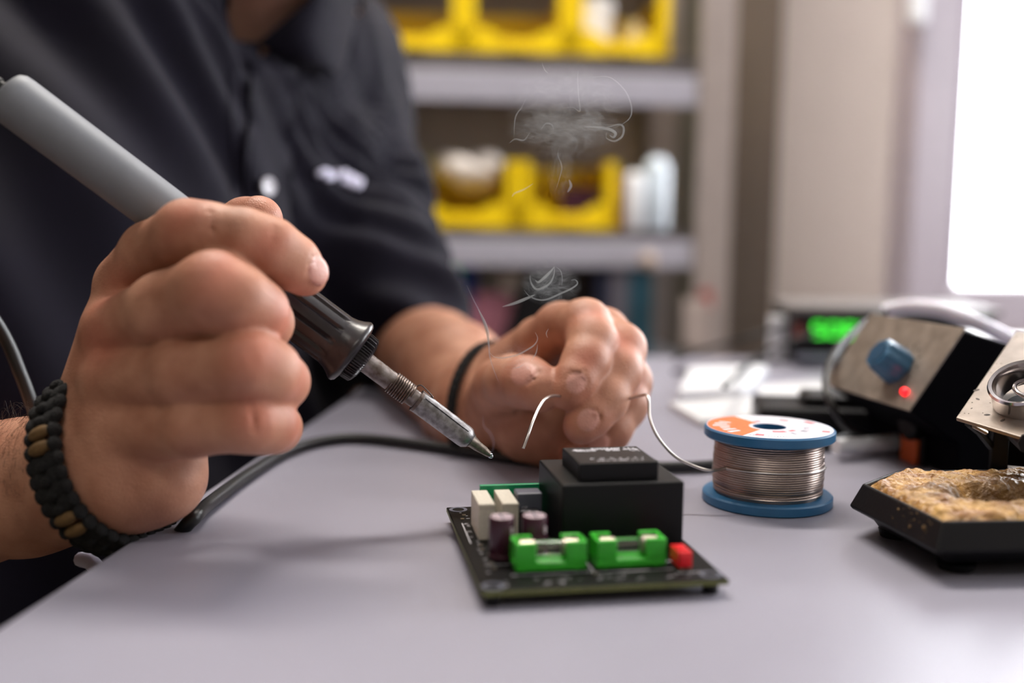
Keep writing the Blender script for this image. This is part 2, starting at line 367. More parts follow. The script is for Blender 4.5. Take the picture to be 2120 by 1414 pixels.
# ================= LIGHT =================
w=bpy.data.worlds.new('sky'); SC.world=w; w.use_nodes=True; bg=w.node_tree.nodes['Background']; bg.inputs[0].default_value=(.93,.96,1,1); bg.inputs[1].default_value=2.4
def area(name,loc,target,sx,sy,pw,col):
    l=bpy.data.lights.new(name,'AREA'); l.shape='RECTANGLE'; l.size=sx; l.size_y=sy; l.energy=pw; l.color=col
    o=bpy.data.objects.new(name,l); COL.objects.link(o); d=Vector(target)-Vector(loc)
    o.location=loc; o.rotation_euler=d.to_track_quat('-Z','Y').to_euler(); return o
area('window_daylight',((wx0+wx1)/2,BY+.2,(wz0+wz1)/2),((wx0+wx1)/2,0,(wz0+wz1)/2),wx1-wx0,wz1-wz0,150,(.93,.96,1))
area('side_window_daylight',(3.66,.9,1.6),(0,.5,.9),1.5,1.4,72,(.95,.97,1))
# unseen ceiling lamps added as fill light
def ceiling_lamp(x,y,pw,lab):
    t=thing('ceiling_lamp',lab,'lamp',(x,y,2.6),0,'ceiling lamps')
    MB().bb(-.62,.62,-.12,.12,-.06,0).build('housing',M['white'],t,bevel=.004)
    area('lamp_glow',(x,y,2.53),(x,y,0),1.15,.2,pw,(1,.93,.84))
    tag(MB().bb(-.58,.58,-.1,.1,-.066,-.0601).build('diffuser',mat('lamp_diffuser',(1,1,1,1),rough=.5,emit=(1,.93,.84,1),estr=3,var=.02),t),'milky lit diffuser')
ceiling_lamp(-.3,-.9,6,'long white ceiling lamp above the camera side of the room')
ceiling_lamp(-.2,1.2,40,'long white ceiling lamp over the shelving unit')
SC.view_settings.view_transform='Standard'; SC.view_settings.look='None'; SC.view_settings.exposure=.15; SC.view_settings.gamma=1
# ================= DESK =================
def desk():
    A=Vector((-.1700,0.02)); B=Vector((-.0885,.908))
    A=Vector((-.135,.2595))+(Vector((-.135,.2595))-Vector((-.0977,.698)))*1.6
    C=Vector((1.5,.955)); D=Vector((1.5,A.y))
    m=MB().prism([A,D,C,B],.028,Matrix.Translation((0,0,TZ-.028)))
    t=thing('desk','pale grey laminate workbench that everything stands on','desk',(.6,.4,0))
    m.build('desktop',M['table'],t,bevel=.0015,world=True)
    for x,y in((.0,-.3),(1.4,-.3),(.0,.8),(1.4,.82)):
        MB().bb(x-.02,x+.02,y-.02,y+.02,0,TZ-.028).build('leg',M['edge'],t,world=True)
desk()
# ================= CIRCUIT BOARD =================
def board():
    a=math.radians(10); loc=Vector((-.0080,.2835,TZ))
    t=thing('circuit_board','black circuit board with black transformer and green fuse holders on the desk','circuit board',loc,a)
    mm=.001
    def bx(mb,x0,x1,y0,y1,z0,z1): return mb.bb(x0*mm,x1*mm,y0*mm,y1*mm,z0*mm,z1*mm)
    zb=5.5; zt=zb
    b=bx(MB(),0,75.5,0,92,zb-1.6,zb).build('board',M['pcb'],t,bevel=.0004)
    m=MB(); q=.02
    for (x0,x1,y0,y1) in((.3,75.2,-q,.0),(.3,75.2,92,92+q),(-q,0,.3,91.7),(75.5,75.5+q,.3,91.7)): bx(m,x0,x1,y0,y1,zb-1.55,zb-.2)
    tag(m.build('board_edge',M['pcbedge'],t),'olive cut edge')
    for x,y in((4,4),(71.5,5),(4,88),(71.5,88)):
        m=MB(); m.lathe([(0,.0022),(.0001,.0022),(.0001,.0034),(0,.0034)][::1],24,Mx=Matrix.Translation((x*mm,y*mm,zb*mm+.00002)),cap=False); m.build('mounting_ring',M['greybox'],t)
        MB().lathe([(0,.0018),(.0039,.0018),(.0039,.0024),(0,.0024)],16,Mx=Matrix.Translation((x*mm,y*mm,0))).build('stand_off',M['blk'],t)
    # silkscreen and tiny smd parts
    m=MB(); r=random.Random(3)
    for (x0,x1,y0,y1) in((4.5,25,23,23.3),(11,36,12.6,12.9),(36.5,62,11.6,11.9),(36.5,36.8,11.6,25),(61.5,70,19,19.3),(61.5,70,7.8,8.1),(3,3.3,46,70)): bx(m,x0,x1,y0,y1,zb,zb+.03)
    for k in range(26): x=3.4+r.random()*2.2; y=14+r.random()*72; bx(m,x,x+.5+r.random()*.8,y,y+.25,zb,zb+.03)
    for k in range(30): x=6+r.random()*60; y=3+r.random()*7; bx(m,x,x+.4+r.random(),y,y+.2,zb,zb+.03)
    m.build('silkscreen',M['silk'],t)
    for x,y in((6,24),(7,33),(5.2,38),(5.4,42.5),(6.2,19),(36,10),(68,22),(65,24.5),(3.2,74),(4.4,79)):
        bx(MB(),x,x+1.3,y,y+.7,zb,zb+.5).build('solder_pad',M['alu'],t)
    # transformer
    T=bx(MB(),31,72.5,33,71,zb,zb+22.2).build('transformer',M['trafo'],t,bevel=.0008,bseg=3)
    tb=bx(MB(),37.5,64.7,37,62.3,zb+22,zb+28.2).build('raised_block',M['trafo'],T,bevel=.0005,bseg=3)
    top=(zb+28.2)*mm
    def lab(txt,x,y,size,nm='printing',bold=.00005):   # reads from the far side of the board
        Mx=Matrix.Translation((x*mm,y*mm,top+.00005))@Matrix.Rotation(math.pi,4,'Z')
        return text_mesh(txt,size*mm,nm,M['silk'],T,Mx,ext=.00001,bold=bold)
    lab('KW 32.221B',57.5,59.8,2.0,bold=.00006)
    lab('CE',43.6,58.4,2.6,bold=.00007)
    lab('type 3 4W 50/60Hz',54.5,57.9,1.1)
    lab('prim 230V 50Hz\nsec 2 x 12V 160mA\n5VA  ta 40/B',48.0,55.6,1.05)
    lab('INPUT  PRI\n1 - 5   230V\nthermo 125 C\nEN 61558-2-6',56.6,55.6,1.05)
    lab('9 - 12\n14 - 16\nSEC  0.16A\nVDE 0570',63.4,54.5,1.2)
    lab('1    5    7    9    12    14    16',61.5,44.0,1.6)
    lab('5  +  7   250V 1A   T 40 E',60.5,41.2,1.5)
    m=MB()
    for cx,cy,rr in((60.8,59.4,1.9),(55.2,57.3,1.7)):
        P=[((cx+rr*math.cos(k*math.pi/14))*mm,(cy+rr*.8*math.sin(k*math.pi/14))*mm,top+.00002) for k in range(28)]
        m.tube(P,.00006,5,closed=True)
    bx(m,60.7,60.9,58.2,60.6,zb+28.2,zb+28.23); bx(m,54.3,56.1,57,57.5,zb+28.2,zb+28.23)
    m.build('approval_mark',M['silk'],T)
    # relays
    def relay(x,lab_):
        R=bx(MB(),x,x+5.6,49,68,zb,zb+12.4).build('relay',M['cream'],t,bevel=.0003); tag(R,lab_)
        m=MB(); bx(m,x+4.4,x+5.65,48.75,49.0,zb+11.6,zb+12.2); bx(m,x+.3,x+5.3,48.85,49,zb+11.3,zb+11.5); m.build('lid_seam',M['cream'],R)
        m=MB(); 
        for y in(50,60,64,67): bx(m,x+2.4,x+3.2,y,y+.5,zb-2.6,zb)
        m.build('pin',M['alu'],R)
    relay(6.1,'cream relay at the board edge'); relay(14.2,'cream relay beside the grey one')
    G=bx(MB(),20.4,29.2,55.2,62.6,zb,zb+14).build('grey_relay',M['greybox'],t,bevel=.0005); tag(G,'dark grey plastic relay')
    text_mesh('OJE',1.3*mm,'printing',M['silk'],G,Matrix.Translation((22*mm,55.15*mm,(zb+8.6)*mm))@Matrix.Rotation(math.pi/2,4,'X'),ext=.00001)
    C=bx(MB(),20.5,27.2,50.2,54.6,zb,zb+9.0).build('small_chip',M['trafo'],t,bevel=.0003)
    text_mesh('V5 1A',1.2*mm,'printing',M['silk'],C,Matrix.Translation((21.3*mm,51.2*mm,(zb+9.02)*mm)),ext=.00001)
    m=MB(); bx(m,9.5,40,69.5,71.2,zb,zb+13.6)
    for k in range(5): bx(m,10.5+k*5,13.5+k*5,71.2,78,zb,zb+10)
    tag(m.build('terminal_block',M['pcbgreen'],t,bevel=.0002),'green terminal block')
    # capacitors
    def capac(x,y,lab_):
        r=.0041; h=.0138; Mx=Matrix.Translation((x*mm,y*mm,zb*mm))
        c=MB().lathe([(.0004,r*.9),(.0008,r),(.0016,r),(.0021,r*.94),(.0026,r),(h-.0006,r),(h-.0001,r*.96),(h,r*.88)],40,Mx=Mx).build('capacitor',M['capsl'],t); tag(c,lab_)
        MB().lathe([(0,r*.86),(.0001,r*.84),(.00008,.0001)],40,Mx=Matrix.Translation((x*mm,y*mm,zb*mm+h))).build('capacitor_top',M['captop'],c)
        m=MB(); m.bb(-.0003,.0003,-.0030,.0030,0,.00012); m.bb(-.0030,.0030,-.0003,.0003,0,.00012); m.v=[tuple(Vector(v)+Vector((x*mm,y*mm,zb*mm+h+.0001))) for v in m.v]; m.build('vent_score',M['greybox'],c)
        m=MB(); a0=math.radians(-52)
        for k in range(2):
            a=a0+k*.1; p=Vector((math.cos(a),math.sin(a),0))*(r+.00005)
            m.box((x*mm+p.x,y*mm+p.y,zb*mm+h*.72),(.0005,.0005,.0022),Matrix.Rotation(a,3,'Z'))
        m.build('painted_glint',M['captop'],c)  # small pale streak painted on as the sleeve's highlight
    capac(10.6,28.8,'maroon capacitor at the board edge'); capac(21.2,28.8,'maroon capacitor beside the transformer')
    # fuse holders
    def fuse(x0,y0,lab_):
        Lx=22.2; D=10; H=8.6; zf=zb+.5; w=6.4
        m=MB(); bx(m,x0,x0+Lx,y0,y0+D,zf,zf+2.4)
        for xs in(x0,x0+Lx-w):
            bx(m,xs,xs+w,y0,y0+1.7,zf+2.4,zf+H); bx(m,xs,xs+w,y0+D-1.7,y0+D,zf+2.4,zf+H)
        bx(m,x0,x0+1.3,y0+1.7,y0+D-1.7,zf+2.4,zf+H); bx(m,x0+Lx-1.3,x0+Lx,y0+1.7,y0+D-1.7,zf+2.4,zf+H)
        bx(m,x0+w-.9,x0+w,y0+6.4,y0+D-1.7,zf+2.4,zf+H-1.0); bx(m,x0+Lx-w,x0+Lx-w+.9,y0+6.4,y0+D-1.7,zf+2.4,zf+H-1.0)
        bx(m,x0+w,x0+Lx-w,y0+D-2.2,y0+D-1.2,zf+2.4,zf+3.6)
        for xx in(x0+2.8,x0+Lx-2.8): m.lathe([(-.0008,.0006),(.0006,.0011)],12,Mx=Matrix.Translation((xx*mm,(y0+1.2)*mm,zf*mm)))
        h=m.build('fuse_holder',M['fuseg'],t,bevel=.0003); tag(h,lab_)
        cy=(y0+D/2-.2)*mm; cz=(zf+H-2.9)*mm
        Rx=Matrix.Rotation(math.pi/2,4,'Y')
        g=MB().lathe([(0,.0023),(.0102,.0023)],24,Mx=Matrix.Translation(((x0+6)*mm,cy,cz))@Rx).build('glass_tube',M['glass'],h)
        m=MB()
        for xx in(x0+1.6,x0+Lx-6.9): m.lathe([(0,.0020),(.0003,.0026),(.0050,.0026),(.0053,.0022)],24,Mx=Matrix.Translation((xx*mm,cy,cz))@Rx)
        m.build('fuse_cap',M['alu'],h)
        m=MB(); m.tube([((x0+5)*mm,cy,cz),((x0+Lx-5)*mm,cy,cz+.0002)],.00008,6); m.build('fuse_wire',M['alu'],g)
        m=MB()
        for xx in(x0+3.4,x0+Lx-5.2):
            P=[((xx)*mm,cy+.0031*math.cos(q),cz+.0031*math.sin(q)) for q in np.linspace(math.radians(-220),math.radians(40),12)]
            for off in(0,.0009,.0018): m.tube([(p[0]+off,p[1],p[2]) for p in P],.0003,6)
        m.build('contact_clip',M['alu'],h)
    fuse(12.6,14.0,'green fuse holder beside the capacitor'); fuse(38.0,13.8,'green fuse holder beside the red jumper')
    # red jumper
    m=MB(); bx(m,62.6,67.0,9.0,17.6,zb+1.0,zb+6.0); bx(m,63.4,66.2,8.5,9.0,zb+1.6,zb+5.2); bx(m,63.2,66.4,11,16,zb+6.0,zb+6.5)
    j=m.build('red_terminal',M['red'],t,bevel=.0006); 
    m=MB()
    for xx in(63.4,65.6): bx(m,xx,xx+.8,8.6,16.8,zb,zb+1.1)
    m.build('pin',M['alu'],j)
    m=MB()
    r=random.Random(5)
    for k in range(60):
        x=6+r.random()*64; y=8+r.random()*78; m.lathe([(0,.0001),(.0012,.0007),(.0018,.0009)],8,Mx=Matrix.Translation((x*mm,y*mm,(zb-1.6)*mm-.0017)))
    m.build('solder_joint',M['alu'],t)['kind']='stuff'
board()
# ================= SPOOL =================
def spool():
    c=Vector((.1058,.4095,TZ)); t=thing('solder_spool','blue spool of solder wire with an orange and white label on the desk','spool',c,0)
    R=.0262; 
    def fl(z0,top):
        m=MB()
        pr=[(z0,.0065),(z0,R-.0006),(z0+.0006,R),(z0+.0036,R),(z0+.0042,R-.0006),(z0+.0042,.0065)]
        m.lathe(pr,96,cap=False); m.lathe([(z0,.0065),(z0+.0042,.0065)],96,cap=False)
        return m.build('flange',M['bluepl'],t)
    H=.0312
    f1=fl(0,False); f2=fl(H-.0042,True)
    MB().lathe([(.003,.0066),(H-.003,.0066),(H-.003,.0125),(.003,.0125)],64,cap=False).build('core',M['bluepl'],t)
    # wound wire: one long coil, layered
    rw=.00045; z0=.0049; z1=H-.0052; P=[]; n=int((z1-z0)/(rw*2)); 
    for i in range(n*40+1):
        a=i/40*2*math.pi; z=z0+(z1-z0)*i/(n*40); fr=(z-z0)/(z1-z0)
        r=.0214+.0005*math.cos((fr-.45)*3)+.00012*math.sin(z*9000)
        P.append((r*math.cos(a),r*math.sin(a),z))
    m=MB().tube(P,rw*1.04,8); 
    m.lathe([(z0-.001,.0209),(z1+.001,.0209)],64,cap=False)
    w=m.build('wound_wire',M['wound'],t)
    P=[]
    for i in range(49):
        a=math.pi*1.15+i/48*math.pi*1.25; P.append(((.0224+.0001*i/48)*math.cos(a),(.0224)*math.sin(a),.0162+.0006*math.sin(i/8)))
    MB().tube(P,.00045,8).build('loose_turn',M['solder'],w)
    # label
    zt=H+.00005
    def sector(mb,r0,r1,a0,a1,z,n=40,wav=0):
        vs=[];
        for k in range(n+1):
            a=a0+(a1-a0)*k/n; vs+= [((r0)*math.cos(a),(r0)*math.sin(a),z),((r1)*math.cos(a),(r1)*math.sin(a),z)]
        return mb.add(vs,[(2*k,2*k+1,2*k+3,2*k+2) for k in range(n)])
    m=MB(); 
    m.lathe([(H,.0068),(zt,.0068),(zt,R-.0010),(H,R-.0010)],96,cap=False,smooth=False); L=m.build('paper_label',M['labelw'],t)
    m=MB(); sector(m,.0082,R-.0012,math.radians(112),math.radians(232),zt+.00003); m.build('orange_field',M['labelo'],L)
    m=MB(); r=random.Random(2)
    for k in range(6):
        a=math.radians(150+k*12); sector(m,.016+.001*(k%2),.021+.001*(k%3),a,a+.1,zt+.00006,4)
    m.build('white_print',M['labelw'],L)
    m=MB()
    for a0,a1,r0,r1 in((95,108,.010,.013),(262,290,.0095,.0125),(20,34,.020,.023),(300,318,.010,.012),(50,62,.016,.019),(240,250,.018,.021),(330,338,.021,.024)): sector(m,r0,r1,math.radians(a0),math.radians(a1),zt+.00006,8)
    m.build('red_print',M['labelr'],L)
    m=MB()
    for k in range(16):
        a=math.radians(-70+k*3.4+(k//5)*8); sector(m,.0135,.0139+.004*r.random(),a,a+.018,zt+.00006,2)
    for k in range(14):
        a=math.radians(236+k*3.1); sector(m,.0205,.0208+.0022*r.random(),a,a+.014,zt+.00006,2)
    m.build('grey_print',M['labelk'],L)
    return c
SPC=spool()
# ================= SOLDERING IRON =================
TIP=W(1018,945,.386); REAR=W(12,193,.350)
ax=(REAR-TIP).normalized(); LEN=(REAR-TIP).length; k=LEN/1253.0     # metres per measured unit
def iron():
    F=frame(TIP,ax)                         # local z runs from tip to the rear
    t=thing('soldering_iron','grey handled soldering iron with a ribbed black grip held in the near hand','soldering iron',TIP)
    def L(prof,name,m,par=None,seg=48,fn=None,cap=True,ret=True):
        mb=MB().lathe([(z*k,r*k) for z,r in prof],seg,fn=fn,Mx=F,cap=cap); return mb.build(name,m,par or t,world=True)
    L([(0,1.5),(3,5),(10,7.5),(22,9.5),(40,11.5),(54,13.5),(60,17)],'tip',M['tipcone'],fn=lambda z,a:1+.06*math.sin(3*a+z*900))
    mb=MB(); 
    for p,r in(((2,0,-1),6),((5,3,3),4.2),((9,-3,5),3)): mb.ell(F@(Vector((p[1],p[2],p[0]))*k),(r*k,r*k,r*k*.8))
    tag(mb.build('solder_bead',M['molten'],t,world=True),'shiny molten bead')
    b=L([(58,14),(62,18),(70,24),(80,25),(196,25.5),(204,25.8),(208,25.5),(208,21)],'barrel',M['barrel'])
    L([(204,25.9),(210,26.5),(211,26.5),(211,22)],'barrel_rim',M['dkwire'],b)
    m=MB().tube([F@(Vector((x,y,z))*k) for x,y,z in((20,15.5,80),(21,16,110),(20.5,16.5,150),(21,17,200))],.9*k,6); tag(m.build('slot',M['blk'],b,world=True),'dark slot')
    L([(190,19.5),(236,19.8)],'shaft',M['steel'])
    L([(270,21.8),(352,22.5)],'tube',M['steel'])
    P=[];n=9
    for i in range(n*28+1):
        a=i/28*2*math.pi; z=229+(50)*i/(n*28); P.append(F@Vector((23.6*k*math.cos(a),23.6*k*math.sin(a),z*k)))
    sp=MB().tube(P,2.7*k,8).build('spring',M['dkwire'],t,world=True)
    def side(z,rad,up=1): # point on the upper outline
        n=(ax.cross(Vector((0,1,0)))).normalized(); n=n if n.z>0 else -n
        return TIP+ax*z*k+n*rad*k
    m=MB().tube(spline([side(229,24),side(226,31),side(218,33),side(196,30),side(186,27),side(190,26)],6),1.6*k,6); m.build('clip_wire',M['dkwire'],sp,world=True)
    kn=lambda z,a:1+.045*(1 if math.sin(56*a)>0 else -1)
    L([(348,36),(352,48),(356,53),(374,54.5),(380,53)],'knurled_nut',M['grip'],seg=224,fn=kn)
    def flute(z,a):
        zz=z/k; 
        if 432<zz<600:
            e=min(1,(zz-432)/10,(600-zz)/10); c=math.cos(12*a); return 1-.11*e*max(0,(c-.45)/.55)
        return 1
    pr=[(378,58),(381,70),(386,75),(392,76),(397,73.5),(404,69),(416,63.5),(428,60.5)]+[(430+i*10,60-.0*i) for i in range(18)]+[(612,59),(616,55)]
    L(pr,'grip',M['grip'],seg=180,fn=flute)
    L([(610,50),(640,51.5),(900,54),(1225,55),(1240,54),(1249,49),(1253,40),(1253,24)],'handle',M['hplast'])
    L([(1250,22),(1262,21),(1264,17),(1272,17),(1274,20),(1284,19),(1286,15),(1294,15),(1296,18),(1306,17),(1310,12),(1330,12)],'strain_relief',M['blk'])
iron()
# cord of the iron
E0=TIP+ax*(1325*k)
CP=[E0,W(-60,120,.346),W(-170,200,.35),W(-200,420,.37),W(-90,560,.40),W(0,680,.42),W(45,780,.425),W(75,860,.43),W(120,960,.45),W(220,1090,.45),onz(330,1130,TZ-.012),onz(395,1078,TZ+.004),onz(430,1045,TZ+.0034),onz(520,978,TZ+.003),onz(600,932,TZ+.003),onz(680,911,TZ+.003),onz(760,908,TZ+.003),onz(900,925,TZ+.003),onz(1000,940,TZ+.003),onz(1100,952,TZ+.003),onz(1250,963,TZ+.003),onz(1400,967,TZ+.003),onz(1560,955,TZ+.003),onz(1690,925,TZ+.003),onz(1760,905,TZ+.003)]
MB().tube(spline(CP,10),.0027,12).build('cord',M['cable'],bpy.data.objects['soldering_iron'],world=True)
# solder wire feeding from the hand to the spool
sw_=[W(1083,928,.386),W(1094,898,.388),W(1104,870,.392),W(1117,842,.398),W(1132,824,.404),W(1160,820,.415),W(1220,838,.424),W(1280,830,.430),W(1322,820,.424),W(1338,818,.418),W(1343,832,.414),W(1346,868,.410),W(1362,905,.407),W(1395,943,.404),W(1430,962,.403),Vector(W(1470,974,.401)),SPC+Vector((-.0195,-.0110,.0163))]
tag(MB().tube(spline(sw_,8),[.00062]*(8*(len(sw_)-1)+1),10).build('solder_wire',M['solder']),'thin silver solder wire pinched in the far hand and fed from the spool','wire')
# ================= SPONGE TRAY =================
def tray():
    A,B_,C_,D_,E_=(.1290,.3640),(.1375,.3150),(.207,.3215),(.226,.362),(.205,.4)
    A=Vector(A);B_=Vector(B_);C_=Vector(C_);D_=Vector((.232,.368));E_=Vector((.205,.392)); G=Vector((.150,.386))
    rim=[A,B_,C_,D_,E_,G]; cen=sum(rim,Vector((0,0)))/6
    t=thing('sponge_tray','black faceted tray holding a cleaning sponge at the right edge of the desk','tray',(cen.x,cen.y,TZ))
    zr=TZ+.0190
    def ring(s,z): return [Vector((*(cen+(p-cen)*s),z)) for p in rim]
    def ringo(off,z):
        out=[]
        n=len(rim)
        for i in range(n):
            a,b,c=rim[i-1],rim[i],rim[(i+1)%n]; e1=(b-a).normalized(); e2=(c-b).normalized()
            n1=Vector((e1.y,-e1.x)); n2=Vector((e2.y,-e2.x)); bi=(n1+n2).normalized(); q=b+bi*(off/max(.3,bi.dot(n1))); out.append(Vector((q.x,q.y,z)))
        return out
    lays=[ringo(-.0020,zr-.006),ringo(-.0012,zr),ringo(0,zr),ringo(.0038,zr-.0085),ringo(.003,zr-.0095),ringo(-.0022,zr-.0108),ringo(-.0055,TZ+.0035),ringo(-.012,TZ+.0022),ringo(-.03,TZ+.0022)]
    vs=[];fs=[]; n=6
    for l in lays: vs+=l
    for i in range(len(lays)-1):
        for j in range(n): fs.append((i*n+j,i*n+(j+1)%n,(i+1)*n+(j+1)%n,(i+1)*n+j))
    fs.append(tuple(range(n))); fs.append(tuple((len(lays)-1)*n+j for j in range(n)))
    MB().add(vs,fs).build('tray_body',M['blk'],t,world=True,bevel=.0005)
    for p in(B_,C_,A,E_): 
        q=cen+(p-cen)*.74; MB().lathe([(0,.0055),(.0026,.0062)],20,Mx=Matrix.Translation((q.x,q.y,TZ))).build('foot',M['blk'],t,world=True)
    # dried solder crumbs on the rim
    m=MB(); r=random.Random(8)
    for i in range(34):
        f=r.random()**.7*.5+.42; p=A+(B_-A)*f; z=zr-.0005-r.random()*.0075; q=Vector((p.x,p.y,z))+Vector((-.0038*(zr-z)/.0085,0,0))*1.0
        s=.00012+.00035*r.random()**3; m.ell(q,(s,s*1.6,s),seg=6,rings=4)
    for z,s in((.004,.0009),(.0045,.0006),(.0062,.0007)): p=A+(B_-A)*.87; m.ell((p.x-.0019,p.y,zr-z),(s*.6,s,s),seg=8,rings=5)
    tag(m.build('solder_crumbs',M['tan'],t,world=True),'tan crumbs',kind='stuff')
    # sponge
    def inside(p,m_):
        d=9
        for i in range(n):
            a,b=rim[i],rim[(i+1)%n]; e=(b-a).normalized(); nn=Vector((e.y,-e.x)); d=min(d,-(p-a).dot(nn))
        return d-m_
    hx,hy=.1765,.3465
    vs=[];idx={};N=210; x0,x1,y0,y1=.126,.236,.312,.394
    g=[[None]*(N+1) for _ in range(N+1)]
    for i in range(N+1):
        for j in range(N+1):
            p=Vector((x0+(x1-x0)*i/N,y0+(y1-y0)*j/N)); d=inside(p,.0016)
            if d<-.0006: continue
            q=Vector((p.x,p.y,0)); e=min(1,max(0,d)/.003)
            n1=noise.fractal(q*260,1,2.1,5); n2=noise.fractal(q*90+Vector((3,1,0)),1,2.,3); cell=noise.voronoi(q*330)[0][0]
            dh=math.hypot((p.x-hx)/.0205,(p.y-hy)/.0125); hole=1/(1+math.exp((dh-1+n2*.22)*11))
            z=zr-.0028+.0042*math.sqrt(e)+n1*.0011+n2*.0012-.0005*(1-cell)-hole*.0105+.0012*math.exp(-((dh-1.35)/.3)**2)
            idx[(i,j)]=len(vs); vs.append((p.x,p.y,z,hole,n2))
    fs=[(idx[(i,j)],idx[(i+1,j)],idx[(i+1,j+1)],idx[(i,j+1)]) for i in range(N) for j in range(N) if all(q in idx for q in((i,j),(i+1,j),(i+1,j+1),(i,j+1)))]
    mb=MB(); mb.add([v[:3] for v in vs],fs,True)
    me=bpy.data.meshes.new('sponge'); me.from_pydata([v[:3] for v in vs],[],fs); me.polygons.foreach_set('use_smooth',[True]*len(fs))
    a=me.color_attributes.new('tint','FLOAT_COLOR','POINT'); 
    cc=[]
    for v in vs:
        dr=math.hypot((v[0]-hx)/.03,(v[1]-hy-.004)/.02); bd=max(0,min(1,1.45-dr+v[4]*.5)); cc+= [max(v[3],bd*.75),0,0,1]
    a.data.foreach_set('color',cc)
    bm=M['fskin']; nt=bm.node_tree; Nn=nt.nodes; b=Nn['Principled BSDF']; pr=b.inputs['Base Color'].links[0].from_socket
    at=Nn.new('ShaderNodeAttribute'); at.attribute_name='tint'; sp=Nn.new('ShaderNodeSeparateColor'); nt.links.new(at.outputs['Color'],sp.inputs[0])
    mx=Nn.new('ShaderNodeMix'); mx.data_type='RGBA'; nt.links.new(sp.outputs[0],mx.inputs['Factor']); nt.links.new(pr,mx.inputs[6]); mx.inputs[7].default_value=srgb(84,58,30); nt.links.new(mx.outputs[2],b.inputs['Base Color'])
    so=link('cleaning_sponge',me,bm,None); s=so.modifiers.new('solid','SOLIDIFY'); s.thickness=.004; s.offset=-1
    tag(so,'yellow brown burnt cleaning sponge with a hollow, lying in the black tray','sponge')
tray()
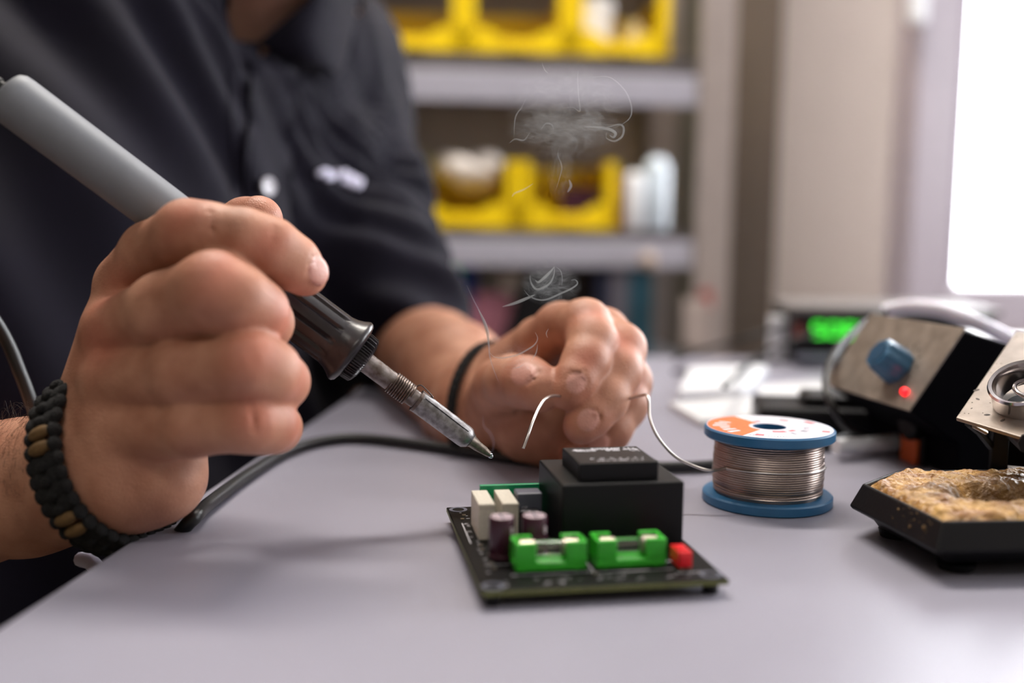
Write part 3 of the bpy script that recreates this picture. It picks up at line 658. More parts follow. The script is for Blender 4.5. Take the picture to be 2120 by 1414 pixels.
# ================= STATIONS =================
def quadprism(BL,BR,TL,TR,th):                  # thick plate from four measured corners (front face)
    n=(BR-BL).cross(TL-BL).normalized(); 
    return [BL,BR,TR,TL],n
CO=Vector((0,0,CAMZ))
def station1():
    BR=W(1885,850,.455); BL=onz(1712,795,BR.z); w=(BL-BR).normalized(); u=Vector((w.y,-w.x,0)); rr_=ray(1997,685); TR=CO+rr_*((BR-CO).dot(w)/rr_.dot(w)); d=TR-BR; du=d.dot(u); dz=TR.z-BR.z
    print('station',du,d.dot(w),dz,BR.z-TZ)
    width=(BL-BR).length; print('w',width)
    Mx=Matrix(((u.x,w.x,0,BR.x),(u.y,w.y,0,BR.y),(0,0,1,BR.z),(0,0,0,1)))
    t=thing('soldering_station','dark soldering station with slanted metal panel, blue knob and orange switch','soldering station',(BR.x,BR.y,TZ))
    zb=TZ-BR.z+.001; uf=.024
    prof=[(0,0),(du,dz),(du+.052,dz-.0145),(du+.07,dz-.05),(du+.07,zb),(uf,zb),(uf,-.016),(.004,-.003)]
    m=MB(); n=len(prof)
    vs=[Mx@Vector((p[0],0,p[1])) for p in prof]+[Mx@Vector((p[0],width,p[1])) for p in prof]
    m.add(vs,[tuple(range(n)),tuple(range(n,2*n))]+[(i,(i+1)%n,n+(i+1)%n,n+i) for i in range(n)])
    m.build('housing',M['blk2'],t,world=True,bevel=.0012)
    # slanted face frame
    s=Vector((du,0,dz)).normalized(); nl=Vector((-dz,0,du)).normalized(); Ls=math.hypot(du,dz)
    FM=Mx@Matrix(((0,s.x,nl.x,0),(1,0,0,0),(0,s.z,nl.z,0),(0,0,0,1)))      # x=along width, y=up slope, z=out
    m=MB().bb(-.0008,width+.0008,-.0008,Ls+.0008,.0002,.0014); m.v=[tuple(FM@Vector(v)) for v in m.v]; pn=m.build('control_panel',M['panel'],t,world=True,bevel=.0003)
    def at(px,py):                         # where a measured point meets the slanted face
        c=Vector((0,0,CAMZ)); r=ray(px,py); o=FM@Vector((0,0,.0014)); nn=(FM.to_3x3()@Vector((0,0,1))); h=c+r*((o-c).dot(nn)/r.dot(nn)); q=FM.inverted()@h; return q
    q=at(1862,762)
    kf=lambda z,a:1+.045*math.cos(8*a)
    KM=FM@Matrix.Translation((q.x,q.y,.0014))
    m=MB().lathe([(0,.0088),(.002,.0090),(.012,.0080),(.0135,.0074),(.0138,.0066)],72,fn=kf,Mx=KM); kb=m.build('knob',M['knob'],t,world=True,bevel=.0004)
    m=MB().lathe([(.0132,.0056),(.0143,.0056),(.0143,.0001)],40,Mx=KM,smooth=False); tag(m.build('knob_cap',colm('knobcap',30,72,104,.3),kb,world=True),'darker blue cap')
    m=MB()
    for i in range(11):
        a=math.radians(-130+i*26); p=Vector((math.sin(a),math.cos(a),0))*.0125
        m.box((p.x,p.y,.00005),(.0006,.0018,.0001),Matrix.Rotation(-a,3,'Z'))
    m.v=[tuple(KM@Vector(v)) for v in m.v]; m.build('scale_marks',M['spots'],pn,world=True)
    q=at(1876,813); m=MB().lathe([(0,.0019),(.0018,.0018),(.0026,.001),(.0028,.0001)],20,Mx=FM@Matrix.Translation((q.x,q.y,.0014))); tag(m.build('indicator_light',M['ledr'],t,world=True),'lit red indicator')
    # switch on the front face under the panel
    FM2=Mx@Matrix(((0,0,-1,uf),(1,0,0,0),(0,1,0,zb),(0,0,0,1)))
    def at2(px,py):
        c=Vector((0,0,CAMZ)); r=ray(px,py); o=FM2@Vector((0,0,0)); nn=(FM2.to_3x3()@Vector((0,0,1))); h=c+r*((o-c).dot(nn)/r.dot(nn)); return FM2.inverted()@h
    q=at2(1896,931); q.x=max(.008,q.x)
    m=MB().box((q.x,q.y,.0012),(.0205,.0160,.0024)); m.v=[tuple(FM2@Vector(v)) for v in m.v]; bz=m.build('switch_frame',M['blk'],t,world=True,bevel=.0004)
    m=MB().box((q.x,q.y,.0030),(.0140,.0125,.0026)); m.v=[tuple(FM2@Vector(v)) for v in m.v]; tag(m.build('rocker_switch',M['orange'],t,world=True,bevel=.0006),'orange rocker')
    # sockets on left part of front
    for xx in(.032,):
        m=MB().lathe([(0,.0075),(.006,.0075),(.0075,.006),(.0075,.003)],24,Mx=FM2@Matrix.Translation((xx,.018,0))); m.build('socket',M['blk'],t,world=True)
    for x,y in((.03,.008),(.03,width-.008),(du+.075,.008),(du+.075,width-.008)):
        MB().lathe([(zb-.001,.005),(zb+.002,.005)],16,Mx=Mx@Matrix.Translation((x,y,0))).build('foot',M['blk'],t,world=True)
    return t
station1()
def station2():
    BL=W(1979,864,.385); e=W(2120,906,.362)-BL; TL=W(2104,684,.44)
    u=e.normalized(); v=(TL-BL); v=v-u*v.dot(u)*0; n=u.cross(v).normalized(); Lw=.060; 
    t=thing('iron_holder','black iron stand with a spotted metal plate and chrome rings above the sponge','iron stand',(BL.x+.06,BL.y,TZ))
    th=.0016
    BLk=BL-n*th; 
    vs=[BL,BL+u*Lw,BL+u*Lw+v,TL]; vs2=[p-n*th for p in vs]
    pl=MB().add(vs+vs2,[(0,1,2,3),(7,6,5,4),(0,4,5,1),(1,5,6,2),(2,6,7,3),(3,7,4,0)]).build('slanted_plate',M['panel'],t,world=True,bevel=.0004)
    m=MB(); r=random.Random(4); vn=v.normalized()
    PM=Matrix(((u.x,0,n.x,BL.x),(u.y,0,n.y,BL.y),(u.z,0,n.z,BL.z),(0,0,0,1))); yv=n.cross(u); 
    PM=Matrix(((u.x,yv.x,n.x,BL.x),(u.y,yv.y,n.y,BL.y),(u.z,yv.z,n.z,BL.z),(0,0,0,1)))
    for i in range(46):
        a=r.random()*.036; b=r.random(); p=BL+u*a+v*b+n*.00003; s=.00018+.0007*r.random()**4
        mm=MB(); mm.ell((0,0,0),(s*(1+r.random()),s,.00008),seg=7,rings=4); Rz=PM.to_3x3()@Matrix.Rotation(r.random()*3,3,'Z')
        m.add([Rz@Vector(q)+p for q in mm.v],mm.f,True)
    m.build('burn_marks',M['spots'],pl,world=True)['kind']='stuff'
    # chrome funnel with rolled lip around a ring
    c=Vector((0,0,CAMZ)); rr=ray(2122,838); h=c+rr*((BL-c).dot(n)/rr.dot(n)); 
    q=PM.inverted()@h; fc=Vector((q.x+.0012,q.y+.0010,0))
    FM=PM@Matrix.Translation(fc)
    fn=MB().lathe([(0,.0132),(.003,.0122),(.0095,.0118),(.0112,.0124),(.0121,.0118),(.0116,.0106),(.0095,.0100),(.002,.0095)],64,Mx=FM@Matrix.Rotation(math.radians(18),4,'X'),cap=False).build('funnel',M['chrome'],t,world=True)
    P=[FM@Vector((.0076*math.cos(a)+.0040,.0088*math.sin(a)-.0002,.0085+.0006*math.sin(2*a))) for a in np.linspace(0,2*math.pi,49)[:-1]]
    MB().tube(P,.0009,10,closed=True).build('spring_ring',M['chrome'],fn,world=True)
    MB().lathe([(.0005,.0001),(.0006,.0078)],40,Mx=FM).build('dark_mouth',M['blk'],fn,world=True)
    # stand below the plate
    a=W(2056,893,.402); a0=onz(2056,1020,TZ); a=Vector((a.x,a.y,0)); 
    sx=a.x; sy=a.y
    zt=.0345; SB=Matrix.Translation((sx,sy,TZ))@Matrix.Rotation(math.radians(-24),4,'Z')
    m=MB(); m.bb(0,.006,0,.05,0,zt); m.bb(.006,.09,.044,.05,0,zt); m.bb(.006,.09,0,.006,0,.018); m.bb(.084,.09,0,.05,0,zt); m.bb(0,.09,0,.05,0,.003); m.v=[tuple(SB@Vector(v)) for v in m.v]
    m.build('stand_box',M['blk'],t,world=True,bevel=.0008)
    m=MB(); m.bb(.006,.08,.0005,.0058,.018,.0186); m.v=[tuple(SB@Vector(v)) for v in m.v]; tag(m.build('worn_edge',M['alu'],t,world=True),'worn bright edge')
    # bracket from plate to stand
    p1=W(2005,876,.392); p2=W(2052,924,.404); p3=W(2052,905,.404)
    m=MB().tube([p1,(p1+p2)/2+Vector((0,0,.001)),p2],.0016,8); m.tube([BL+u*.03-n*.002,Vector((sx+.012,sy+.012,TZ+.033))],.004,8); m.tube([BL+u*.052-n*.002,Vector((sx+.07,sy-.012,TZ+.033))],.004,8)
    m.build('bracket',M['blk'],t,world=True)
    m=MB().tube([W(2016,882,.390),W(2042,896,.392)],.0009,6); m.build('wing_screw',M['alu'],t,world=True)
station2()
# white box and hose behind
p=W(2085,712,.66); 
m=MB().bb(-.03,.16,-.02,.05,0,p.z-TZ+.004); bxo=m.build('power_supply_box',M['white'],bevel=.004); bxo.location=(p.x-.005,p.y,TZ); bxo.rotation_euler=(0,0,-.35)
tag(bxo,'white box on the desk behind the soldering station','box')
hp=[W(1745,700,.60),W(1790,668,.60),W(1830,645,.595),W(1870,636,.59),W(1915,636,.58),W(1965,646,.57),W(2020,668,.56),W(2085,700,.56),W(2140,740,.56),W(2200,790,.55)]
tag(MB().tube(spline(hp[2:],8),.0042,14).build('milky_hose',M['hose']),'milky white hose arching over the soldering station','hose')
lp=[W(1835,645,.592),W(1800,662,.58),W(1765,690,.56),W(1732,725,.54),W(1712,770,.52),W(1712,815,.50),W(1730,855,.495),W(1755,885,.50),W(1800,905,.51)]
tag(MB().tube(spline(lp,8),.0020,10).build('black_lead',M['cable']),'thin black lead looping down beside the metal control panel','cable')
lp=[W(1860,652,.60),W(1815,668,.59),W(1806,700,.585),W(1800,730,.60),onz(1790,800,TZ+.002)]
# dark clutter between spool and station
m=MB(); c=onz(1790,930,TZ); m.bb(-.045,.05,-.02,.03,0,.016); m.bb(-.02,.04,-.012,.02,.016,.022)
o=m.build('black_adapter',M['blk'],bevel=.003); o.location=(c.x,c.y+.045,TZ); o.rotation_euler=(0,0,-.15); tag(o,'flat black adapter lying on the desk behind the solder spool','adapter')
m=MB(); m.lathe([(0,.004),(.045,.0046),(.05,.003)],20,Mx=frame(onz(1730,925,TZ+.006),Vector((1,.35,0))))
tag(m.build('white_plug',M['white']),'small white plug sticking out beside the solder spool','plug')
# ================= BACK OF THE DESK =================
def flat(name,label,cat,pts,h,m,bev=.001,z=TZ):
    P=[onz(x,y,z) for x,y in pts]; c=sum(P,Vector())/len(P); mb=MB().prism([(q.x-c.x,q.y-c.y) for q in P],h)
    o=mb.build(name,m,bevel=bev); o.location=(c.x,c.y,z); return tag(o,label,cat)
flat('paper_sheet','light paper sheet lying on the desk left of the soldering station',"paper",[(1565,800),(1700,792),(1790,885),(1660,895),(1600,880)],.001,M['paper'],0)  # paper, drawn larger to cover a bright reflection on the desk
flat('paper_pad','thick pale pad on the desk between the far hand and the spool','paper pad',[(1385,845),(1560,830),(1640,870),(1450,885)],.004,M['paper'])
flat('white_tray','bright white flat case lying on the desk right of the far hand','case',[(1402,835),(1540,830),(1590,778),(1425,783)],.009,M['white'],.003)
# green display unit
def display():
    c=W(1790,700,.86); t=thing('display_unit','black bench unit with glowing green digits behind the soldering station','bench unit',(c.x,c.y,TZ),-.12)
    top=W(1790,650,.86).z-TZ
    b=MB().bb(-.060,.105,0,.12,0,top).build('case',M['blk'],t,bevel=.003)
    MB().bb(-.064,.109,-.004,.124,top,top+.006).build('lid',colm('lidg',112,106,104,.5),t,bevel=.002)
    def digit(x,n):
        seg={'8':'abcdefg','0':'abcdef','1':'bc','2':'abged','5':'afgcd','4':'fgbc'}[n]; m=MB(); w,h=.0085,.011; zc=top-.014
        S={'a':(0,h/2,w,.0022),'d':(0,-h/2,w,.0022),'g':(0,0,w,.0022),'f':(-w/2,h/4,.0022,h/2),'b':(w/2,h/4,.0022,h/2),'e':(-w/2,-h/4,.0022,h/2),'c':(w/2,-h/4,.0022,h/2)}
        for s in seg: a=S[s]; m.box((x+a[0],-.001,zc+a[1]),(a[2],.002,a[3]))
        return m.build('green_digit',M['ledg'],t)
    for i,(x,n) in enumerate(((-.038,'5'),(-.0255,'0'),(-.013,'8'),(-.0005,'2'))): digit(x,n)
    for x in(.024,.041): MB().box((x,-.001,top-.016),(.0125,.003,.012)).build('green_lamp',M['ledg'],t,bevel=.003)
    MB().box((-.055,-.001,top-.016),(.008,.003,.014)).build('red_button',colm('dred',120,52,44),t)
    MB().bb(-.058,-.018,-.022,0,.004,top-.034).build('lower_module',M['greybox'],t,bevel=.002)
display()
c=W(1632,690,.90); o=MB().bb(-.013,.013,0,.02,0,W(1632,657,.9).z-TZ).build('white_connector',M['white'],bevel=.002); o.location=(c.x,c.y,TZ); tag(o,'small white block standing left of the green display','block')
def probe(pts,lab,r,m='cable'): 
    tag(MB().tube(spline(pts,8),r,8).build('test_lead',M[m]),lab,'lead')
probe([onz(1395,745,TZ+.003),W(1470,720,.86),W(1560,695,.84),W(1640,668,.85)],'dark lead slanting up to the white block',.0018)
probe([onz(1500,800,TZ+.022),W(1560,745,.82),W(1610,715,.84),W(1690,690,.84)],'dark lead slanting up to the black display unit',.0018)
probe([onz(1395,770,TZ+.003),onz(1480,765,TZ+.003),onz(1600,745,TZ+.003),onz(1700,750,TZ+.003)],'grey lead lying along the back of the desk',.002)
# ================= SHELVING =================
def shelving():
    yaw=math.radians(-5)          # right end a little further away... turned slightly
    o=W(1440,486,1.60); o.z=0
    ey=Matrix.Rotation(math.radians(4),3,'Z')
    t=thing('shelving_unit','tall grey metal shelving unit with beige upright against the back wall','shelves',(o.x,o.y,0),math.radians(5))
    Wd=1.02; D=.40
    inv=Matrix.Translation((o.x,o.y,0))@Matrix.Rotation(math.radians(5),4,'Z'); inv=inv.inverted()
    def zz(py,px=1150):
        c=W(px,py,1.60); return c.z
    for x in(-Wd,0):
        for y in(0,D-.04):
            m=MB(); m.bb(x,x+.055,y,y+.005,0,2.1); m.bb(x+.05 if x==0 else x,x+.055 if x==0 else x+.005,y,y+.04,0,2.1)
            m.build('upright',M['upright'],t,bevel=.001)
    zs=[]
    for a,b,f in((158,220,120),(496,552,474),(755,812,742)):
        zt=zz(a); zl=zz(b); zf=zz(f); zs.append(zf)
        s=MB().bb(-Wd+.055,-.002,.004,.012,zl,zt).build('shelf_lip',M['shelf'],t,bevel=.002)
        m=MB().bb(-Wd+.055,-.002,.014,D-.01,zt-.004,zt+.002); m.bb(-Wd+.055,-.002,.016,.05,zt,zf-.002); m.bb(-Wd+.055,-.002,D-.05,D-.01,zt,zf-.002); m.bb(-Wd+.055,-.002,.016,D-.01,zf-.004,zf); m.build('shelf_board',M['shelfd'],t)
    for z in(.15,1.36): MB().bb(-Wd+.055,-.002,.004,D-.01,z,z+.03).build('shelf_board',M['shelfd'],t)
    MB().bb(-Wd,-.0,D,D+.004,.9+.0,2.1).build('back_panel',M['dark'],t)
    MB().bb(-Wd,-.0,D,D+.004,.0,.9).build('back_panel',M['dark'],t)
    return t,inv,zs
ST,SINV,SZ=shelving()
SR=math.radians(5); SM2=SINV.inverted()
def local(px,d=1.60):
    p=SINV@W(px,486,d); return p.x
def onshelf(o,x,y,z): 
    p=SM2@Vector((x,y,0)); o.location=(p.x,p.y,z); o.rotation_euler=(0,0,SR); return o
# storage bin template (open fronted)
def make_bin(w,h,d,label,notch=.34,group='yellow storage bins on the shelves'):
    t=thing('storage_bin',label,'bin',(0,0,0),0,None)
    th=.004; m=MB(); fh=h*notch
    m.bb(-w/2,w/2,.0,d,0,th); m.bb(-w/2,w/2,d-th,d,th,h)
    for s in(-1,1):
        x0=s*w/2; prof=[(.0,0),(d,0),(d,h),(.055,h),(.0,h*.93),(-.004,fh)]
        Mx=Matrix(((0,0,1,x0-(th if s>0 else 0)),(1,0,0,0),(0,1,0,0),(0,0,0,1))); m.prism(prof,th,Mx)
        m.bb(min(x0,x0-s*.017),max(x0,x0-s*.017),-.006,.012,0,h*.95)
    m.build('bin_body',M['yellow'],t,bevel=.0015)
    # front wall with a dip in the middle
    P=[(-w/2,0),(w/2,0),(w/2,fh*1.1),(w*.28,fh),(w*.13,fh*.62),(-w*.13,fh*.62),(-w*.28,fh),(-w/2,fh*1.1)]
    Mx=Matrix(((1,0,0,0),(0,0,-1,.0),(0,1,0,0),(0,0,0,1))); MB().prism(P,.006,Mx).build('front_wall',M['yellow'],t,bevel=.001)
    MB().bb(-w*.12,w*.12,-.009,-.0062,fh*.12,fh*.5).build('label_slot',M['yellow'],t)
    return t
def place(t,px0,px1,z,y=.02): 
    onshelf(t,(local(px0)+local(px1))/2,y,z); return t
z1,z2,z3=SZ
def wd(a,b): return local(b)-local(a)
h1=.105
b=make_bin(wd(748,955),h1,.24,'yellow open bin on the top shelf beside the man, left of three'); place(b,748,955,z1)
b['group']='yellow bins on the top shelf'
b=make_bin(wd(958,1172),h1,.24,'empty yellow open bin in the middle of the top shelf'); place(b,958,1172,z1); b['group']='yellow bins on the top shelf'
b=make_bin(wd(1176,1378),h1,.24,'yellow open bin holding a white roll at the right of the top shelf'); place(b,1176,1378,z1); b['group']='yellow bins on the top shelf'
b=make_bin(wd(845,1068),.110,.26,'yellow bin filled with a pale bundle on the middle shelf',.35); place(b,845,1068,z2); b['group']='yellow bins on the middle shelf'
b=make_bin(wd(1074,1276),.110,.26,'yellow bin with a purple packet on the middle shelf',.35); place(b,1074,1276,z2); b['group']='yellow bins on the middle shelf'
def item(name,label,cat,mb,m,px,z,y,bev=.002,par=None,grp=None):
    o=mb.build(name,m,bevel=bev); onshelf(o,local(px),y,z); tag(o,label,cat,grp); return o
item('white_roll','white roll standing in the right yellow bin of the top shelf','roll',MB().lathe([(0,.030),(.078,.030),(.080,.026),(.080,.012),(.04,.012)],32),M['white'],1235,z1+.016,.075)
item('small_bottle','beige rounded bottle in the right yellow bin of the top shelf','bottle',MB().lathe([(0,.018),(.035,.018),(.05,.010),(.056,.007)],24),colm('beige',196,176,120),1318,z1+.006,.06)
mb=MB()
r=random.Random(6)
for i in range(9): mb.ell((r.uniform(-.04,.04),r.uniform(-.02,.02),.06+r.uniform(0,.045)),(.028,.026,.022),seg=14,rings=8)
item('pale_bundle','crumpled pale packing bundle in the left yellow bin of the middle shelf','bundle',mb,colm('palep',226,216,208,.8),975,z2+.002,.06)
mb=MB(); mb.box((-.05,0,.10),(.06,.04,.03),Matrix.Rotation(.4,3,'Y'))
item('green_packet','olive green packet behind the pale bundle','packet',mb,colm('oliveg',120,128,44),945,z2+.002,.15)
mb=MB().bb(-.03,.03,-.02,.02,0,.062)
item('purple_packet','purple packet in the right yellow bin of the middle shelf','packet',mb,colm('purp',84,44,96),1216,z2+.006,.10)
mb=MB().bb(-.012,.012,-.02,.1,0,.085); item('brown_box','narrow brown box right of the yellow bins on the middle shelf','box',mb,colm('brn',120,66,20),1284,z2,.04)
def bottle(h,r): return MB().lathe([(0,r*.9),(.004,r),(h*.86,r),(h*.93,r*.8),(h,r*.45)],28)
item('white_bottle','shorter white bottle on the middle shelf','bottle',bottle(.092,.0165),M['white'],1316,z2,.03)
item('white_bottle','taller bluish white bottle at the end of the middle shelf','bottle',bottle(.116,.0205),colm('bwhite',222,236,250,.3),1364,z2,.03)
# lower compartment
item('green_can','green can on the lower shelf beside the sleeve','can',MB().lathe([(0,.02),(.15,.02),(.155,.016)],24),colm('cgreen',56,170,104),930,z3,.04)
item('blue_can','deep blue can on the lower shelf','can',MB().lathe([(0,.016),(.142,.016),(.146,.012)],24),colm('cblue',28,66,186),972,z3,.08)
item('pink_pack','pinkish packet low on the shelf beside the sleeve','packet',MB().bb(-.035,.035,-.01,.02,0,.085),colm('cpink',166,104,128),930,z3,-.004)
item('pink_box','dull pink box on the lower shelf','box',MB().bb(-.03,.03,0,.06,0,.10),colm('cpink2',158,100,116),1022,z3,.02)
item('grey_ball','pale grey rounded cover on the lower shelf','cover',MB().ell((0,0,.128),(.04,.03,.026)).bb(-.03,.03,-.02,.03,0,.12),colm('cgrey',206,198,188),1080,z3,.06)
item('black_case','black case on the lower shelf behind the far hand','case',MB().box((0,0,.065),(.07,.05,.14),Matrix.Rotation(.35,3,'Y')),M['blk'],1105,z3,.03,.006)
item('brown_crate','dark brown crate on the lower shelf','crate',MB().bb(-.055,.055,0,.1,0,.15),colm('cbr',84,72,70),1190,z3,.09)
item('navy_binder','navy binder on the lower shelf','binder',MB().bb(-.013,.013,0,.2,0,.155),colm('cnv',34,38,66),1258,z3,.03)
item('grey_binder','grey binder on the lower shelf','binder',MB().bb(-.016,.016,0,.2,0,.15),colm('cgb',122,118,130),1288,z3,.03)
item('teal_binder','teal binder at the end of the lower shelf','binder',MB().bb(-.02,.02,0,.2,0,.155),colm('ctl',44,96,116),1336,z3,.03)
item('knob_ball','small beige ball hanging in front of the middle shelf lip','ball',MB().ell((0,0,-.0),(.014,.014,.014)),colm('cbeige',176,156,142),1337,W(1337,540,1.6).z,-.016)
item('cardboard_box','brown cardboard box below the lowest visible shelf','box',MB().bb(-.11,.11,0,.2,0,.12),M['cardb'],745,W(745,900,1.6).z,.05)
item('red_tag','small red tag hanging on the beige upright','tag',MB().bb(-.010,.010,-.008,0,0,.03),colm('ctag',150,60,54),1464,W(1464,640,1.6).z,-.002)
mb=MB().bb(-.02,.02,-.01,.0,0,.075); item('label_holder','pale card clipped to the beige upright under the red tag','card',mb,colm('ccard',176,160,154),1442,W(1442,720,1.6).z,-.002)
# ================= SMOKE =================
def vol(name,dens,col=(.98,.97,1,1)):
    m=bpy.data.materials.new(name); m.use_nodes=True; nt=m.node_tree; nt.nodes.clear(); out=nt.nodes.new('ShaderNodeOutputMaterial'); v=nt.nodes.new('ShaderNodeVolumeScatter')
    v.inputs['Density'].default_value=dens; v.inputs['Color'].default_value=col; v.inputs['Anisotropy'].default_value=.55; nt.links.new(v.outputs[0],out.inputs['Volume']); return m
VS=vol('smoke_dense',800); VM=vol('smoke_mid',420); VL=vol('smoke_thin',20); VB=vol('smoke_blue',700,(.74,.70,1,1))
def wisp(pts,d,r0,r1,m,lab,n=10,wob=0):
    r0*=.75; r1*=.75
    P=spline([W(x,y,d+dd) for x,y,dd in [(p if len(p)==3 else (p[0],p[1],0)) for p in pts]],n); N=len(P)
    rs=[r0+(r1-r0)*math.sin(math.pi*i/(N-1)) for i in range(N)]
    return MB().tube(P,rs,10)
def smoke():
    t=thing('smoke','thin white smoke curling up from the soldering iron tip','smoke',TIP+Vector((0,0,.001)))
    t['kind']='stuff'
    def add(mbs,m,name='smoke_wisp'):
        o=MB()
        for q in mbs: o.add(q.v,q.f,True)
        x=o.build(name,m,t,world=True); x['kind']='stuff'
    d=.386
    add([wisp([(1018,940),(1022,918),(1015,898),(1002,882),(1000,860)],d,.0003,.0012,VB,'')],vol('smoke_base',90,(.70,.68,1,1)))
    add([wisp([(1032,790),(1022,765),(1014,738),(1012,715),(1006,685),(995,650),(980,620),(966,590)],d,.00015,.00055,VB,'')],VB)
    add([wisp([(1012,715),(1010,690),(1002,665),(990,640)],d,.0002,.0009,VS,''),
         wisp([(1013,728),(1022,738),(1040,741),(1070,735),(1095,722),(1108,712),(1113,700),(1108,688)],d,.00015,.0005,VS,''),
         wisp([(1100,748),(1110,730),(1113,712)],d,.0001,.0004,VS,''),
         wisp([(1134,700),(1131,690),(1136,680)],d,.0001,.0003,VS,''),
         wisp([(1060,762),(1075,760),(1086,752)],d,.0001,.0004,VM,''),
         wisp([(1148,552),(1140,562),(1128,574),(1115,584),(1108,580)],d,.0002,.0008,VS,''),
         wisp([(1148,552),(1147,568),(1140,584),(1128,594),(1112,599),(1103,592),(1098,580),(1098,570)],d,.0002,.00065,VS,''),
         wisp([(1150,552),(1160,560),(1164,575),(1163,592)],d,.0001,.0003,VM,''),
         wisp([(1085,600),(1095,612),(1112,620),(1132,620),(1160,608),(1182,598),(1195,588),(1192,580),(1182,580)],d,.00015,.00055,VS,''),
         wisp([(1040,635),(1065,628),(1090,618),(1108,610)],d,.0002,.0009,VM,'')],VS)
    add([wisp([(1053,298),(1066,288),(1085,290),(1098,272)],d,.0001,.0005,VM,''),
         wisp([(1064,285),(1065,262),(1068,240),(1080,222),(1090,202)],d,.0001,.0004,VM,''),
         wisp([(1165,224),(1185,222),(1198,230),(1201,225),(1198,200),(1196,165),(1197,145)],d,.0001,.0004,VM,''),
         wisp([(1122,130),(1128,145),(1136,152)],d,.0001,.0003,VM,''),
         wisp([(1210,262),(1240,264),(1262,268),(1274,276),(1270,284),(1262,280)],d,.0003,.0009,VM,''),
         wisp([(1236,268),(1262,262),(1282,258),(1291,264),(1288,282),(1272,292),(1256,286),(1256,274)],d,.0002,.0006,VM,''),
         wisp([(1120,268),(1130,256),(1142,258),(1146,268)],d,.0002,.0005,VM,''),
         wisp([(1225,160),(1262,160),(1292,185),(1306,215),(1306,240),(1290,256),(1262,268)],d,.0001,.00045,VM,''),
         wisp([(1150,395),(1158,370),(1163,345),(1155,320),(1160,300)],d,.0001,.0004,VM,''),
         wisp([(1060,408),(1066,400),(1085,392),(1104,380)],d,.0002,.0006,VM,''),
         wisp([(1175,398),(1182,385),(1178,372)],d,.0003,.0008,VM,'')],VM)
    # drifting haze: folded sheets of varying density inside soft-edged clouds
    def haze(px,py,dd,sx,sy,sz,dens,nsc,seed,sharp=10):
        m=bpy.data.materials.new('smoke_haze'); m.use_nodes=True; nt=m.node_tree; nt.nodes.clear(); N=nt.nodes; L=nt.links
        out=N.new('ShaderNodeOutputMaterial'); v=N.new('ShaderNodeVolumeScatter'); v.inputs['Color'].default_value=(.98,.97,1,1); v.inputs['Anisotropy'].default_value=.55; L.new(v.outputs[0],out.inputs['Volume'])
        tc=N.new('ShaderNodeTexCoord'); le=N.new('ShaderNodeVectorMath'); le.operation='LENGTH'; L.new(tc.outputs['Object'],le.inputs[0])
        def M_(op,a,b):
            q=N.new('ShaderNodeMath'); q.operation=op; q.use_clamp=op=='SUBTRACT'
            for k,x in((0,a),(1,b)):
                if isinstance(x,(int,float)): q.inputs[k].default_value=x
                else: L.new(x,q.inputs[k])
            return q.outputs[0]
        fall=M_('SUBTRACT',1.0,M_('POWER',le.outputs['Value'],2.5))
        mp=N.new('ShaderNodeMapping'); mp.inputs['Location'].default_value=(seed,seed*.7,0); mp.inputs['Scale'].default_value=(1,.5,1.1); L.new(tc.outputs['Object'],mp.inputs['Vector'])
        n=N.new('ShaderNodeTexNoise'); n.inputs['Scale'].default_value=nsc; n.inputs['Detail'].default_value=1.5; n.inputs['Distortion'].default_value=1.6; L.new(mp.outputs['Vector'],n.inputs['Vector'])
        ab=M_('ABSOLUTE',M_('SUBTRACT2' if False else 'ADD',n.outputs['Fac'],-.5),0)
        rid=M_('POWER',M_('SUBTRACT',1.0,M_('MULTIPLY',ab,3.2)),sharp)
        base=M_('MULTIPLY',n.outputs['Fac'],.16)
        dn=M_('MULTIPLY',M_('MULTIPLY',M_('ADD',rid,base),fall),dens); L.new(dn,v.inputs['Density'])
        m.cycles.volume_step_rate=.22
        c=W(px,py,d+dd); o=MB().ell((0,0,0),(1,1,1),seg=32,rings=20).build('smoke_haze',m,t,world=True); o['kind']='stuff'
        o.scale=(sx,sy,sz); o.location=c; return o
    haze(1178,232,0,.0250,.012,.0200,24,1.9,3.0)
    haze(1170,268,.002,.0240,.010,.0085,36,2.2,8.0)
    haze(1160,345,0,.0060,.005,.0140,26,1.6,5.0,5)
    haze(1140,590,0,.0125,.007,.0085,70,1.8,11.0)
    haze(1060,740,-.004,.0110,.006,.0075,34,1.8,14.0)
smoke()
